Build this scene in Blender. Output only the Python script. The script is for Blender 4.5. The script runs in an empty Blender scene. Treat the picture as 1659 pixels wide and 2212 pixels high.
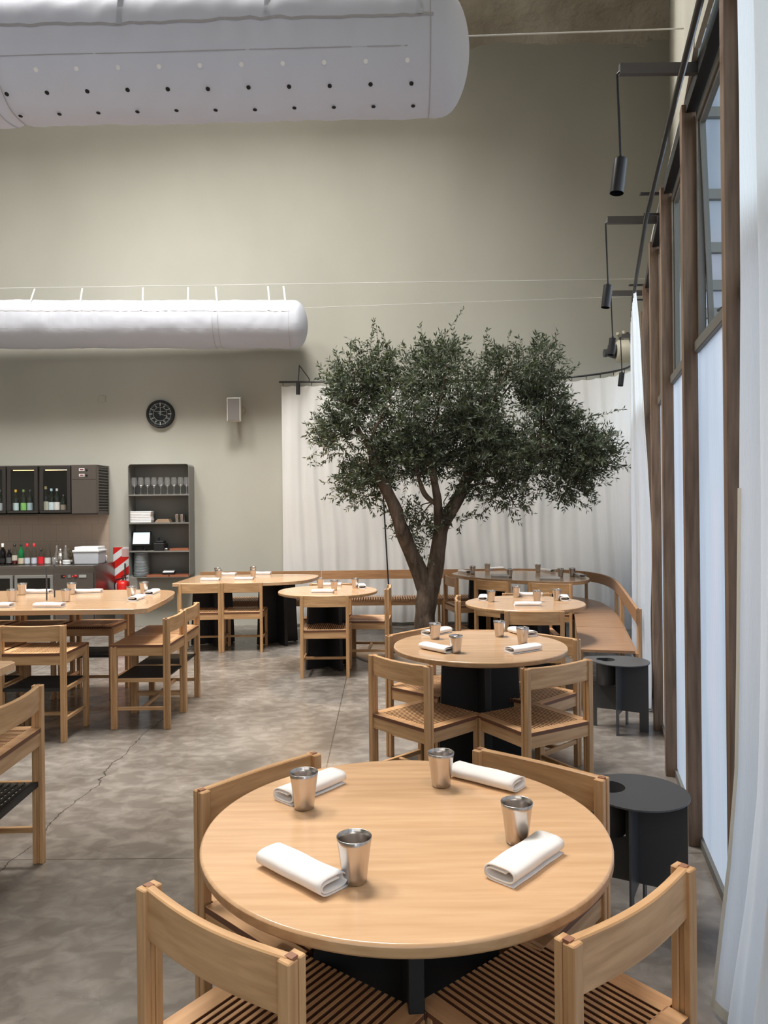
import bpy, bmesh, math, random
from mathutils import Vector, Matrix, Quaternion, noise
random.seed(7)
S = bpy.context.scene
COL = S.collection
PI = math.pi

# ------------------------------------------------------------------ camera
F_PX, EYE, CX, CY, ROLL = 1600.0, 1.55, 829.5, 1098.0, 0.010
cd = bpy.data.cameras.new('camera'); cam = bpy.data.objects.new('camera', cd); COL.objects.link(cam)
cd.sensor_fit = 'VERTICAL'; cd.sensor_height = 36; cd.lens = F_PX / 2212 * 36
cd.shift_y = (1098 - 1106) / 2212
cam.location = (0, 0, EYE); cam.rotation_euler = (PI/2, ROLL, 0)
cd.clip_start = .02
S.camera = cam
S.view_settings.view_transform = 'Standard'; S.view_settings.look = 'None'
S.view_settings.gamma = 1; S.view_settings.use_curve_mapping = False
S.view_settings.exposure = 0.50
S.cycles.use_denoising = True
S.cycles.max_bounces = 10; S.cycles.diffuse_bounces = 5; S.cycles.glossy_bounces = 4
S.cycles.transmission_bounces = 8; S.cycles.transparent_max_bounces = 24
S.cycles.sample_clamp_indirect = 6
S.cycles.caustics_reflective = False; S.cycles.caustics_refractive = False

# ------------------------------------------------------------------ sky, daylight and added fill lights
W = bpy.data.worlds.new('sky'); S.world = W; W.use_nodes = True
bg = W.node_tree.nodes['Background']
bg.inputs[0].default_value = (0.80, 0.90, 1.0, 1); bg.inputs[1].default_value = 2.2

def area(name, loc, rot, sx, sy, power, col):
    l = bpy.data.lights.new(name, 'AREA'); l.shape = 'RECTANGLE'; l.size = sx; l.size_y = sy
    l.energy = power; l.color = col
    o = bpy.data.objects.new(name, l); COL.objects.link(o); o.location = loc; o.rotation_euler = rot
    return o
area('skylight_and_fill', (-1.2, 5.75, 9.62), (0, 0, 0), 2.2, 2.7, 900, (1.0, 0.965, 0.92))
area('skylight_and_fill', (-4.6, 5.3, 9.62), (0, 0, 0), 2.0, 2.7, 640, (1.0, 0.965, 0.92))  # second unseen skylight, added to brighten the left of the back wall
area('skylight_strip_daylight', (-3.9, 9.3, 8.02), (0, 0, 0), 5.6, .7, 9, (1.0, 1.0, 1.0))
area('rear_fill_light', (-2.0, -3.2, 4.2), (math.radians(72), 0, 0), 5.0, 3.0, 55, (1.0, 0.97, 0.94))  # unseen fill added behind the camera to brighten the back wall

# ------------------------------------------------------------------ helpers
def at(x, y, h):
    u = x - CX; v = y - CY
    u0 = u*math.cos(ROLL) - v*math.sin(ROLL); v0 = u*math.sin(ROLL) + v*math.cos(ROLL)
    Z = F_PX * (EYE - h) / v0
    return Vector((u0/F_PX*Z, Z, h))
def atz(x, y, Z):
    u = x - CX; v = y - CY
    u0 = u*math.cos(ROLL) - v*math.sin(ROLL); v0 = u*math.sin(ROLL) + v*math.cos(ROLL)
    return Vector((u0/F_PX*Z, Z, EYE - v0/F_PX*Z))

class MB:
    def __init__(s): s.v=[]; s.f=[]; s.sm=[]; s.mi=[]; s.M=None; s.m=0
    def add(s, vs, fs, smooth=False):
        b=len(s.v)
        for p in vs:
            p=Vector(p)
            if s.M is not None: p = s.M @ p
            s.v.append(p)
        for f in fs: s.f.append([b+i for i in f]); s.sm.append(smooth); s.mi.append(s.m)
        return s
    def box(s, x0,x1,y0,y1,z0,z1):
        vs=[(x0,y0,z0),(x1,y0,z0),(x1,y1,z0),(x0,y1,z0),(x0,y0,z1),(x1,y0,z1),(x1,y1,z1),(x0,y1,z1)]
        return s.add(vs,[(3,2,1,0),(4,5,6,7),(0,1,5,4),(1,2,6,5),(2,3,7,6),(3,0,4,7)])
    def beam(s, p0, p1, w, h, up=(0,0,1)):
        p0=Vector(p0); p1=Vector(p1); d=(p1-p0).normalized(); up=Vector(up)
        if abs(d.dot(up))>.98: up=Vector((0,1,0))
        a=d.cross(up).normalized()*w/2; b=a.cross(d).normalized()*h/2
        vs=[p0-a-b,p0+a-b,p0+a+b,p0-a+b,p1-a-b,p1+a-b,p1+a+b,p1-a+b]
        return s.add(vs,[(3,2,1,0),(4,5,6,7),(0,1,5,4),(1,2,6,5),(2,3,7,6),(3,0,4,7)])
    def tube(s, pts, r, seg=8, cap=True, smooth=True):
        pts=[Vector(p) for p in pts]; n=len(pts)
        rs=r if isinstance(r,(list,tuple)) else [r]*n
        vs=[]; prev=None
        for i,p in enumerate(pts):
            t=(pts[min(i+1,n-1)]-pts[max(i-1,0)]).normalized()
            if prev is None:
                a=t.orthogonal().normalized()
            else:
                a=(prev - t*prev.dot(t))
                a = a.normalized() if a.length>1e-6 else t.orthogonal().normalized()
            prev=a; b=t.cross(a)
            for k in range(seg):
                g=2*PI*k/seg; vs.append(p+(a*math.cos(g)+b*math.sin(g))*rs[i])
        fs=[]
        for i in range(n-1):
            for k in range(seg):
                fs.append((i*seg+k,i*seg+(k+1)%seg,(i+1)*seg+(k+1)%seg,(i+1)*seg+k))
        s.add(vs,fs,smooth)
        if cap:
            s.add(vs[:seg],[tuple(reversed(range(seg)))]); s.add(vs[-seg:],[tuple(range(seg))])
        return s
    def lathe(s, prof, seg=20, c=(0,0,0), smooth=True):
        vs=[];fs=[]
        for r,z in prof:
            for k in range(seg):
                g=2*PI*k/seg; vs.append((c[0]+r*math.cos(g),c[1]+r*math.sin(g),c[2]+z))
        for i in range(len(prof)-1):
            for k in range(seg):
                fs.append((i*seg+k,i*seg+(k+1)%seg,(i+1)*seg+(k+1)%seg,(i+1)*seg+k))
        return s.add(vs,fs,smooth)
    def disc(s, r, z, seg=20, c=(0,0), flip=False):
        vs=[(c[0]+r*math.cos(2*PI*k/seg),c[1]+r*math.sin(2*PI*k/seg),z) for k in range(seg)]
        return s.add(vs,[tuple(reversed(range(seg))) if flip else tuple(range(seg))])
    def prism(s, poly, z0, z1):
        n=len(poly); vs=[(p[0],p[1],z0) for p in poly]+[(p[0],p[1],z1) for p in poly]
        ar=sum(poly[i][0]*poly[(i+1)%n][1]-poly[(i+1)%n][0]*poly[i][1] for i in range(n))
        if ar<0: vs=vs[n-1::-1]+vs[:n-1:-1]
        fs=[tuple(reversed(range(n))),tuple(range(n,2*n))]+[(i,(i+1)%n,n+(i+1)%n,n+i) for i in range(n)]
        return s.add(vs,fs)
    def grid(s, fn, nu, nv, smooth=True, flip=False):
        vs=[fn(i/nu,j/nv) for j in range(nv+1) for i in range(nu+1)]
        fs=[]
        for j in range(nv):
            for i in range(nu):
                a=j*(nu+1)+i; q=(a,a+1,a+nu+2,a+nu+1)
                fs.append(tuple(reversed(q)) if flip else q)
        return s.add(vs,fs,smooth)
    def build(s, name, mat, parent=None, bev=0, seg=1, loc=None):
        me=bpy.data.meshes.new(name); me.from_pydata([tuple(p) for p in s.v],[],s.f)
        me.polygons.foreach_set('use_smooth',s.sm); me.polygons.foreach_set('material_index',s.mi)
        mats=mat if isinstance(mat,(list,tuple)) else [mat]
        for m in mats: me.materials.append(m)
        if bev:
            bm=bmesh.new(); bm.from_mesh(me)
            bmesh.ops.remove_doubles(bm,verts=bm.verts,dist=1e-5)
            es=[e for e in bm.edges if len(e.link_faces)==2 and e.calc_face_angle(0)>.6]
            bmesh.ops.bevel(bm,geom=es,offset=bev,segments=seg,affect='EDGES',profile=.6,clamp_overlap=True)
            bm.to_mesh(me); bm.free()
        me.update()
        o=bpy.data.objects.new(name,me); COL.objects.link(o)
        if parent: o.parent=parent
        if loc is not None: o.location=loc
        return o

def empty(name, loc=(0,0,0), rz=0):
    o=bpy.data.objects.new(name,None); o.empty_display_size=.1; COL.objects.link(o)
    o.location=loc; o.rotation_euler=(0,0,rz); return o
def tag(o,label,cat,group=None):
    o['label']=label; o['category']=cat
    if group: o['group']=group
    return o
def struct(o,label=None):
    o['kind']='structure'
    if label: o['label']=label
    return o
def copy_tree(o,parent=None):
    c=o.copy(); COL.objects.link(c); c.parent=parent
    for ch in o.children: copy_tree(ch,c)
    return c
def catmull(pts,n,closed=False):
    out=[];m=len(pts); pts=[Vector(p) for p in pts]
    rng=m if closed else m-1
    for i in range(rng):
        if closed: p0,p1,p2,p3=pts[(i-1)%m],pts[i],pts[(i+1)%m],pts[(i+2)%m]
        else: p0,p1,p2,p3=pts[max(i-1,0)],pts[i],pts[i+1],pts[min(i+2,m-1)]
        for k in range(n):
            t=k/n
            out.append(.5*((2*p1)+(p2-p0)*t+(2*p0-5*p1+4*p2-p3)*t*t+(3*p1-p0-3*p2+p3)*t**3))
    if not closed: out.append(pts[-1])
    return out

# ------------------------------------------------------------------ materials
def mat(name, col, rough=.6, metal=0, spec=.5, coat=0, trans=0, emit=None, es=0, sss=0, ior=1.45, alpha=1):
    m=bpy.data.materials.new(name); m.use_nodes=True; b=m.node_tree.nodes['Principled BSDF']
    b.inputs['Base Color'].default_value=(*col,1); b.inputs['Roughness'].default_value=rough
    b.inputs['Metallic'].default_value=metal; b.inputs['Specular IOR Level'].default_value=spec
    b.inputs['Coat Weight'].default_value=coat; b.inputs['Coat Roughness'].default_value=.15
    b.inputs['Transmission Weight'].default_value=trans; b.inputs['IOR'].default_value=ior
    if emit: b.inputs['Emission Color'].default_value=(*emit,1); b.inputs['Emission Strength'].default_value=es
    return m
def nd(m,t,**k):
    n=m.node_tree.nodes.new(t)
    for a,b in k.items(): setattr(n,a,b)
    return n
def lk(m,a,b): m.node_tree.links.new(a,b)
def bs(m): return m.node_tree.nodes['Principled BSDF']
def vary(m, c1, c2, scale=4, det=5, bump=0, bscale=None, coord='Object', stretch=(1,1,1), rough=None, dist=.01, contrast=(.3,.7)):
    tc=nd(m,'ShaderNodeTexCoord'); mp=nd(m,'ShaderNodeMapping'); mp.inputs['Scale'].default_value=stretch
    lk(m,tc.outputs[coord],mp.inputs[0])
    n=nd(m,'ShaderNodeTexNoise'); n.inputs['Scale'].default_value=scale; n.inputs['Detail'].default_value=det
    lk(m,mp.outputs[0],n.inputs['Vector'])
    r=nd(m,'ShaderNodeValToRGB'); r.color_ramp.elements[0].position=contrast[0]; r.color_ramp.elements[1].position=contrast[1]
    r.color_ramp.elements[0].color=(*c1,1); r.color_ramp.elements[1].color=(*c2,1)
    lk(m,n.outputs[0],r.inputs[0]); lk(m,r.outputs[0],bs(m).inputs['Base Color'])
    if rough:
        mr=nd(m,'ShaderNodeMapRange'); mr.inputs[3].default_value=rough[0]; mr.inputs[4].default_value=rough[1]
        lk(m,n.outputs[0],mr.inputs[0]); lk(m,mr.outputs[0],bs(m).inputs['Roughness'])
    if bump:
        n2=nd(m,'ShaderNodeTexNoise'); n2.inputs['Scale'].default_value=bscale or scale*4; n2.inputs['Detail'].default_value=4
        lk(m,mp.outputs[0],n2.inputs['Vector'])
        bp=nd(m,'ShaderNodeBump'); bp.inputs['Strength'].default_value=bump; bp.inputs['Distance'].default_value=dist
        lk(m,n2.outputs[0],bp.inputs['Height']); lk(m,bp.outputs[0],bs(m).inputs['Normal'])
    return m,mp,r
def wood(name, axis, c1, c2, rough=.38, boards=0, coat=.0):
    st={'X':(.7,9,9),'Y':(9,.7,9),'Z':(9,9,.7)}[axis]
    m=mat(name,c1,rough,coat=coat)
    _,mp,r=vary(m,c1,c2,scale=5,det=7,stretch=st,bump=.08,bscale=14,dist=.002,contrast=(.33,.68))
    oi=nd(m,'ShaderNodeObjectInfo')
    # shift the grain and the tone a little from piece to piece
    cmb=nd(m,'ShaderNodeVectorMath'); cmb.operation='SCALE'; cmb.inputs[0].default_value=(13,7,5)
    lk(m,oi.outputs['Random'],cmb.inputs['Scale']); lk(m,cmb.outputs[0],mp.inputs['Location'])
    hs=nd(m,'ShaderNodeHueSaturation'); mr=nd(m,'ShaderNodeMapRange'); mr.inputs[3].default_value=.86; mr.inputs[4].default_value=1.12
    lk(m,oi.outputs['Random'],mr.inputs[0]); lk(m,mr.outputs[0],hs.inputs['Value'])
    lk(m,r.outputs[0],hs.inputs['Color'])
    last=hs.outputs[0]
    if boards:
        tc=nd(m,'ShaderNodeTexCoord'); sp=nd(m,'ShaderNodeSeparateXYZ'); lk(m,tc.outputs['Object'],sp.inputs[0])
        mu=nd(m,'ShaderNodeMath',operation='MULTIPLY'); mu.inputs[1].default_value=1/boards
        lk(m,sp.outputs['Y' if axis=='X' else 'X'],mu.inputs[0])
        fl=nd(m,'ShaderNodeMath',operation='FLOOR'); lk(m,mu.outputs[0],fl.inputs[0])
        wn=nd(m,'ShaderNodeTexWhiteNoise'); wn.noise_dimensions='1D'; lk(m,fl.outputs[0],wn.inputs['W'])
        m2=nd(m,'ShaderNodeMapRange'); m2.inputs[3].default_value=.93; m2.inputs[4].default_value=1.05
        lk(m,wn.outputs['Value'],m2.inputs[0])
        h2=nd(m,'ShaderNodeHueSaturation'); lk(m,m2.outputs[0],h2.inputs['Value']); lk(m,last,h2.inputs['Color']); last=h2.outputs[0]
    lk(m,last,bs(m).inputs['Base Color'])
    return m
WA,WB=(.42,.235,.105),(.60,.37,.19)
M={}
for a in 'XYZ': M['wood'+a]=wood('pale_wood_'+a,a,WA,WB)
M['seat']=wood('seat_wood','Y',(.45,.245,.115),(.62,.37,.19),.4)
M['top']=wood('table_wood','X',(.53,.325,.175),(.63,.405,.235),.2,boards=.17,coat=.3)
M['edge']=wood('table_edge_wood','X',(.42,.25,.12),(.56,.36,.19),.4)
M['bench']=wood('bench_wood','X',(.32,.165,.075),(.44,.25,.125),.42)
M['benchY']=wood('bench_seat_wood','X',(.31,.165,.09),(.42,.25,.14),.35)
M['post']=wood('post_wood','Z',(.13,.082,.052),(.25,.165,.11),.6)
M['key']=mat('dark_joint_wood',(.27,.125,.07),.5)
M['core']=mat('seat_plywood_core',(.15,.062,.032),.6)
M['slot']=mat('slot_shade',(.045,.018,.010),.8)  # dark colour standing in for shade in the seat slots
M['black']=mat('black_steel',(.012,.013,.015),.45)
M['grey']=mat('charcoal_steel',(.065,.067,.070),.38)
M['lampblack']=mat('lamp_black',(.008,.008,.010),.4)
M['rail']=mat('rail_steel',(.05,.05,.055),.35,.6)
M['arm']=mat('arm_grey',(.085,.08,.08),.5)
M['frame']=mat('window_frame_paint',(.14,.14,.13),.5)
M['white']=mat('white_plastic',(.75,.76,.77),.4)
M['steel']=mat('cup_steel',(.56,.52,.49),.24,1)
vary_m=M['steel']
M['stainless']=mat('stainless',(.30,.27,.25),.32,1)
M['shelf'],_,_=vary(mat('shelf_metal',(.14,.14,.13),.5),(.17,.168,.155),(.22,.215,.20),scale=2)
M['mesh']=mat('footrest_black',(.02,.02,.02),.6)
M['napkin'],_,_=vary(mat('napkin_cotton',(.8,.78,.76),.9),(.76,.74,.73),(.82,.80,.79),scale=9,bump=.25,bscale=300,dist=.0006)
M['red']=mat('red_paint',(.62,.02,.015),.35)
M['wire']=mat('white_wire',(.6,.6,.58),.5)
M['rubber']=mat('black_rubber',(.01,.01,.01),.6)

# plaster
m=mat('lime_plaster',(.42,.41,.35),.92,spec=.2); M['plaster']=m
_,mp,r=vary(m,(.372,.366,.318),(.452,.447,.395),scale=.55,det=7,stretch=(1,1,.55),bump=.12,bscale=9,dist=.01,contrast=(.28,.72))
m=mat('rough_plaster',(.5,.48,.42),.95,spec=.1); M['rough']=m
vary(m,(.34,.31,.25),(.50,.48,.41),scale=1.2,det=8,bump=.9,bscale=3.5,dist=.10)
m=mat('ceiling_paint',(.30,.29,.27),.95); M['ceil']=m
# floor
m=mat('polished_concrete',(.2,.18,.16),.3,spec=.5); M['floor']=m
_,mp,r=vary(m,(.125,.108,.093),(.25,.228,.205),scale=1.6,det=9,contrast=(.30,.72),rough=(.13,.36),bump=.03,bscale=22,dist=.004)
n3=nd(m,'ShaderNodeTexNoise'); n3.inputs['Scale'].default_value=9; n3.inputs['Detail'].default_value=8; n3.inputs['Distortion'].default_value=.5
mp3=nd(m,'ShaderNodeMapping'); mp3.inputs['Scale'].default_value=(1.0,1.35,1)
tc=nd(m,'ShaderNodeTexCoord'); lk(m,tc.outputs['Object'],mp3.inputs[0]); lk(m,mp3.outputs[0],n3.inputs['Vector'])
r3=nd(m,'ShaderNodeValToRGB'); r3.color_ramp.elements[0].position=.42; r3.color_ramp.elements[0].color=(.82,.80,.78,1); r3.color_ramp.elements[1].position=.66; r3.color_ramp.elements[1].color=(1.3,1.3,1.3,1)
lk(m,n3.outputs[0],r3.inputs[0])
mx=nd(m,'ShaderNodeMix',data_type='RGBA',blend_type='MULTIPLY'); mx.inputs[0].default_value=.85
lk(m,r.outputs[0],mx.inputs[6]); lk(m,r3.outputs[0],mx.inputs[7])
# sawn joints and one wandering crack
sp=nd(m,'ShaderNodeSeparateXYZ'); lk(m,tc.outputs['Object'],sp.inputs[0])
def line(axis,pos,w,wob=None,lo=None,hi=None):
    src=sp.outputs[axis]
    if wob:
        n=nd(m,'ShaderNodeTexNoise'); n.inputs['Scale'].default_value=wob[1]; n.inputs['Detail'].default_value=6; n.inputs['Roughness'].default_value=.6
        lk(m,tc.outputs['Object'],n.inputs['Vector'])
        ml=nd(m,'ShaderNodeMath',operation='MULTIPLY_ADD'); ml.inputs[1].default_value=wob[0]; lk(m,n.outputs[0],ml.inputs[0]); lk(m,src,ml.inputs[2]); src=ml.outputs[0]
    s1=nd(m,'ShaderNodeMath',operation='SUBTRACT'); s1.inputs[1].default_value=pos; lk(m,src,s1.inputs[0])
    s2=nd(m,'ShaderNodeMath',operation='ABSOLUTE'); lk(m,s1.outputs[0],s2.inputs[0])
    s3=nd(m,'ShaderNodeMath',operation='LESS_THAN'); s3.inputs[1].default_value=w; lk(m,s2.outputs[0],s3.inputs[0])
    out=s3.outputs[0]
    if lo is not None:
        other='Y' if axis=='X' else 'X'
        a=nd(m,'ShaderNodeMath',operation='GREATER_THAN'); a.inputs[1].default_value=lo; lk(m,sp.outputs[other],a.inputs[0])
        b=nd(m,'ShaderNodeMath',operation='MULTIPLY'); lk(m,out,b.inputs[0]); lk(m,a.outputs[0],b.inputs[1])
        c=nd(m,'ShaderNodeMath',operation='LESS_THAN'); c.inputs[1].default_value=hi; lk(m,sp.outputs[other],c.inputs[0])
        d=nd(m,'ShaderNodeMath',operation='MULTIPLY'); lk(m,b.outputs[0],d.inputs[0]); lk(m,c.outputs[0],d.inputs[1]); out=d.outputs[0]
    return out
masks=[line('Y',3.30,.003),line('Y',7.08,.004),line('X',-.36,.003),line('X',-1.56,.0035,(.22,2.2),-1,5.9),line('X',-3.4,.003)]
acc=masks[0]
for k in masks[1:]:
    a=nd(m,'ShaderNodeMath',operation='MAXIMUM'); lk(m,acc,a.inputs[0]); lk(m,k,a.inputs[1]); acc=a.outputs[0]
sc_=nd(m,'ShaderNodeMath',operation='MULTIPLY'); sc_.inputs[1].default_value=.75; lk(m,acc,sc_.inputs[0])
mx2=nd(m,'ShaderNodeMix',data_type='RGBA'); lk(m,sc_.outputs[0],mx2.inputs[0]); lk(m,mx.outputs[2],mx2.inputs[6]); mx2.inputs[7].default_value=(.03,.025,.02,1)
lk(m,mx2.outputs[2],bs(m).inputs['Base Color'])

def cloth(name,col,tl,tcol,bump=.25,bscale=120,wr=.0):
    m=mat(name,col,.85,spec=.2)
    tr=nd(m,'ShaderNodeBsdfTranslucent'); tr.inputs[0].default_value=(*tcol,1)
    mx=nd(m,'ShaderNodeMixShader'); mx.inputs[0].default_value=tl
    out=m.node_tree.nodes['Material Output']
    lk(m,bs(m).outputs[0],mx.inputs[1]); lk(m,tr.outputs[0],mx.inputs[2]); lk(m,mx.outputs[0],out.inputs[0])
    n=nd(m,'ShaderNodeTexNoise'); n.inputs['Scale'].default_value=bscale
    tc=nd(m,'ShaderNodeTexCoord'); mp=nd(m,'ShaderNodeMapping'); mp.inputs['Scale'].default_value=(1,1,.12)
    lk(m,tc.outputs['Object'],mp.inputs[0]); lk(m,mp.outputs[0],n.inputs['Vector'])
    bp=nd(m,'ShaderNodeBump'); bp.inputs['Strength'].default_value=bump; bp.inputs['Distance'].default_value=.01
    lk(m,n.outputs[0],bp.inputs['Height']); lk(m,bp.outputs[0],bs(m).inputs['Normal']); lk(m,bp.outputs[0],tr.inputs['Normal'])
    return m
M['curtain']=cloth('white_curtain',(.86,.86,.85),.35,(.86,.88,.90),.35,14)
M['sheer']=cloth('sheer_curtain',(.80,.80,.79),.62,(.86,.89,.91),.12,160)
M['hem']=cloth('curtain_hem',(.62,.60,.53),.3,(.7,.68,.6),.2,200)
M['duct']=cloth('duct_fabric',(.57,.595,.66),.22,(.70,.70,.74),.45,9)
M['ductseam']=mat('duct_seam',(.42,.41,.43),.8)
M['hole']=mat('duct_hole',(.02,.02,.02),.9)
M['holew']=mat('lit_duct_hole',(.85,.85,.84),.8)  # pale discs: light showing through the holes, put into the colour
# fluted polycarbonate
m=cloth('fluted_polycarbonate',(.70,.74,.78),.72,(.70,.72,.80),0,1); M['poly']=m
bs(m).inputs['Roughness'].default_value=.3
wv=nd(m,'ShaderNodeTexWave'); wv.wave_type='BANDS'; wv.bands_direction='Y'; wv.inputs['Scale'].default_value=26; wv.inputs['Distortion'].default_value=.3
tc=nd(m,'ShaderNodeTexCoord'); lk(m,tc.outputs['Object'],wv.inputs[0])
bp=nd(m,'ShaderNodeBump'); bp.inputs['Strength'].default_value=.5; bp.inputs['Distance'].default_value=.01
lk(m,wv.outputs[1],bp.inputs['Height']); lk(m,bp.outputs[0],bs(m).inputs['Normal'])
tr=[n for n in m.node_tree.nodes if n.type=='BSDF_TRANSLUCENT'][0]
nn=nd(m,'ShaderNodeTexNoise'); nn.inputs['Scale'].default_value=2.2; mp=nd(m,'ShaderNodeMapping'); mp.inputs['Scale'].default_value=(2,2,.35)
lk(m,tc.outputs['Object'],mp.inputs[0]); lk(m,mp.outputs[0],nn.inputs['Vector'])
rr=nd(m,'ShaderNodeValToRGB'); e=rr.color_ramp.elements; e[0].position=.3; e[0].color=(.44,.48,.56,1); e[1].position=.7; e[1].color=(.60,.57,.63,1)
x=rr.color_ramp.elements.new(.5); x.color=(.52,.56,.62,1)
lk(m,nn.outputs[0],rr.inputs[0])
wr=nd(m,'ShaderNodeMapRange'); wr.inputs[3].default_value=.84; wr.inputs[4].default_value=1.06; lk(m,wv.outputs[1],wr.inputs[0])  # light and shade of the ribs put into the translucent colour
wh=nd(m,'ShaderNodeHueSaturation'); lk(m,wr.outputs[0],wh.inputs['Value']); lk(m,rr.outputs[0],wh.inputs['Color']); lk(m,wh.outputs[0],tr.inputs[0])
# clear glass
def thinglass(name,tint,ior=1.45):
    m=bpy.data.materials.new(name); m.use_nodes=True; nt=m.node_tree; nt.nodes.clear()
    o=nd(m,'ShaderNodeOutputMaterial'); t=nd(m,'ShaderNodeBsdfTransparent'); t.inputs[0].default_value=(*tint,1)
    g=nd(m,'ShaderNodeBsdfGlossy'); g.inputs['Roughness'].default_value=.02
    mx=nd(m,'ShaderNodeMixShader'); l0=nd(m,'ShaderNodeLayerWeight'); l0.inputs[0].default_value=.5
    pw=nd(m,'ShaderNodeMath',operation='POWER'); pw.inputs[1].default_value=5; lk(m,l0.outputs['Facing'],pw.inputs[0])
    lw=nd(m,'ShaderNodeMath',operation='MULTIPLY_ADD'); lw.inputs[1].default_value=(ior-1)*1.1; lw.inputs[2].default_value=.04; lk(m,pw.outputs[0],lw.inputs[0])
    lk(m,lw.outputs[0],mx.inputs[0]); lk(m,t.outputs[0],mx.inputs[1]); lk(m,g.outputs[0],mx.inputs[2]); lk(m,mx.outputs[0],o.inputs[0])
    return m
M['glass']=thinglass('clear_glass',(.92,.95,.96),1.12)
M['wineglass']=thinglass('wine_glass',(.985,.985,.985))
m=M['wineglass']; o_=[n for n in m.node_tree.nodes if n.type=='OUTPUT_MATERIAL'][0]; src=o_.inputs[0].links[0].from_socket
df=nd(m,'ShaderNodeBsdfDiffuse'); df.inputs[0].default_value=(.8,.82,.82,1); mz=nd(m,'ShaderNodeMixShader'); mz.inputs[0].default_value=.09
lk(m,src,mz.inputs[1]); lk(m,df.outputs[0],mz.inputs[2]); lk(m,mz.outputs[0],o_.inputs[0])
M['bottleglass']=thinglass('pale_bottle_glass',(.88,.90,.89))

# ================================================================== STRUCTURE
BACK=9.95
WPT=[(-4.2,-.60),(-.13,.44),(2.54,1.170),(3.40,1.376),(4.27,1.605),(5.14,1.855),(6.1,2.145),(6.97,2.43),(7.86,2.74),(8.75,3.06),(9.95,3.49)]
def wx(z):          # inner line of the window posts, bending gently outward
    for (a,xa),(b,xb) in zip(WPT,WPT[1:]):
        if z<=b: return xa+(xb-xa)*(z-a)/(b-a)
    return xb+.35*(z-b)
def ux(z): return 1.235+.377*(z-2.9) if z>2.9 else (wx(z)-.022)   # upper wall, swinging outward past the second post
struct(MB().box(-7.1,9,-4.1,10.2,-.12,0).build('floor',M['floor']),'polished grey concrete floor with sawn joints and a crack')
struct(MB().box(-7.1,4.6,BACK,10.15,0,8.35).build('wall_back',M['plaster']),'tall olive grey plastered back wall')
struct(MB().box(-7.15,-7,-4.1,BACK,0,8.35).build('wall_left',M['plaster']))
struct(MB().box(-7.1,.8,-4.25,-4.1,0,8.35).build('wall_rear',M['plaster']))
# upper side wall, above the window band
w=MB(); zs=[-4.1,-.13,2.54,2.9,BACK+.1]
for a,b in ((0,1),(1,2),(2,3),(3,4)):
    p=[(ux(zs[a]),zs[a]),(ux(zs[b]),zs[b]),(ux(zs[b])+.02,zs[b]),(ux(zs[a])+.02,zs[a])]
    w.prism(p,3.40 if a>=3 else 3.34,8.35)
struct(w.build('wall_right',M['plaster']),'upper plastered side wall above the timber windows')
w=MB(); w.prism([(ux(3.0)+.0,3.0)]+[(wx(q)+.02,q) for q in (3.4,5.14,6.97,8.75,9.9)]+[(ux(9.9),9.9)],3.40,3.43)
struct(w.build('trim_ledge',M['plaster']))
# ceiling; deep skylight shafts added to cut light off the upper walls
c=MB()
OPN=[(-5.65,-3.55,3.9,6.9),(-2.35,-.05,4.35,7.3)]
c.box(-7.1,-5.65,-4.1,10.1,8.05,8.2); c.box(-3.55,-2.35,-4.1,10.1,8.05,8.2); c.box(-.05,9,-4.1,10.1,8.05,8.2)
for x0,x1,y0,y1 in OPN:
    c.box(x0,x1,-4.1,y0,8.05,8.2); c.box(x0,x1,y1,10.1,8.05,8.2)
    c.box(x0-.1,x0,y0-.1,y1+.1,8.2,9.7); c.box(x1,x1+.1,y0-.1,y1+.1,8.2,9.7); c.box(x0,x1,y0-.1,y0,8.2,9.7); c.box(x0,x1,y1,y1+.1,8.2,9.7); c.box(x0-.1,x1+.1,y0-.1,y1+.1,9.7,9.75)
struct(c.build('ceiling',M['ceil']))
def cove(u,v):
    a=v*PI/2; x=-.7+u*4.9; R=.95
    rr=R+.05*noise.noise(Vector((x*1.3,v*3,0)))+.03*noise.noise(Vector((x*5,v*9,4)))
    return Vector((x, BACK+.02-R+ rr*math.cos(a)*1.0 , 7.70+.38*math.sin(a)*(rr/R)))
cv=MB(); cv.grid(cove,90,14)
cv.add([],[])
struct(cv.build('trim_cove',M['rough']),'rough peeling plaster cove at the top of the back wall')

# window posts, rail, panels, sashes
dv=Vector((.2589,.9659,0)); nv=Vector((.9659,-.2589,0))  # along / outward
def wp(z,off=0,h=0):  # point on window line at depth z, offset outward
    return Vector((wx(z),z,h))+nv*off
PZs=[-.13,.76,1.65,2.54,3.40,4.27,5.14,6.10,6.97,7.86,8.75,9.64]
for i,z in enumerate(PZs):
    b=MB(); p=wp(z,.032); b.beam(p,p+Vector((0,0,3.37)),.06,.07,up=(dv.x,dv.y,0))
    # beam() aligns width across the wall, height along it
    o=b.build('trim_%d'%(10+i),M['post'],bev=.002); struct(o,'weathered timber post between window bays')
h=MB()
for a,b in zip(PZs,PZs[1:]): h.beam(wp(a,.045,3.365),wp(b,.045,3.365),.05,.07)
struct(h.build('trim_header',M['black']),'dark steel header along the top of the windows')
k=MB()
for a,b in zip(PZs,PZs[1:]): k.beam(wp(a,.075,.02),wp(b,.075,.02),.05,.04)
struct(k.build('baseboard_right',M['frame']))
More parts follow.
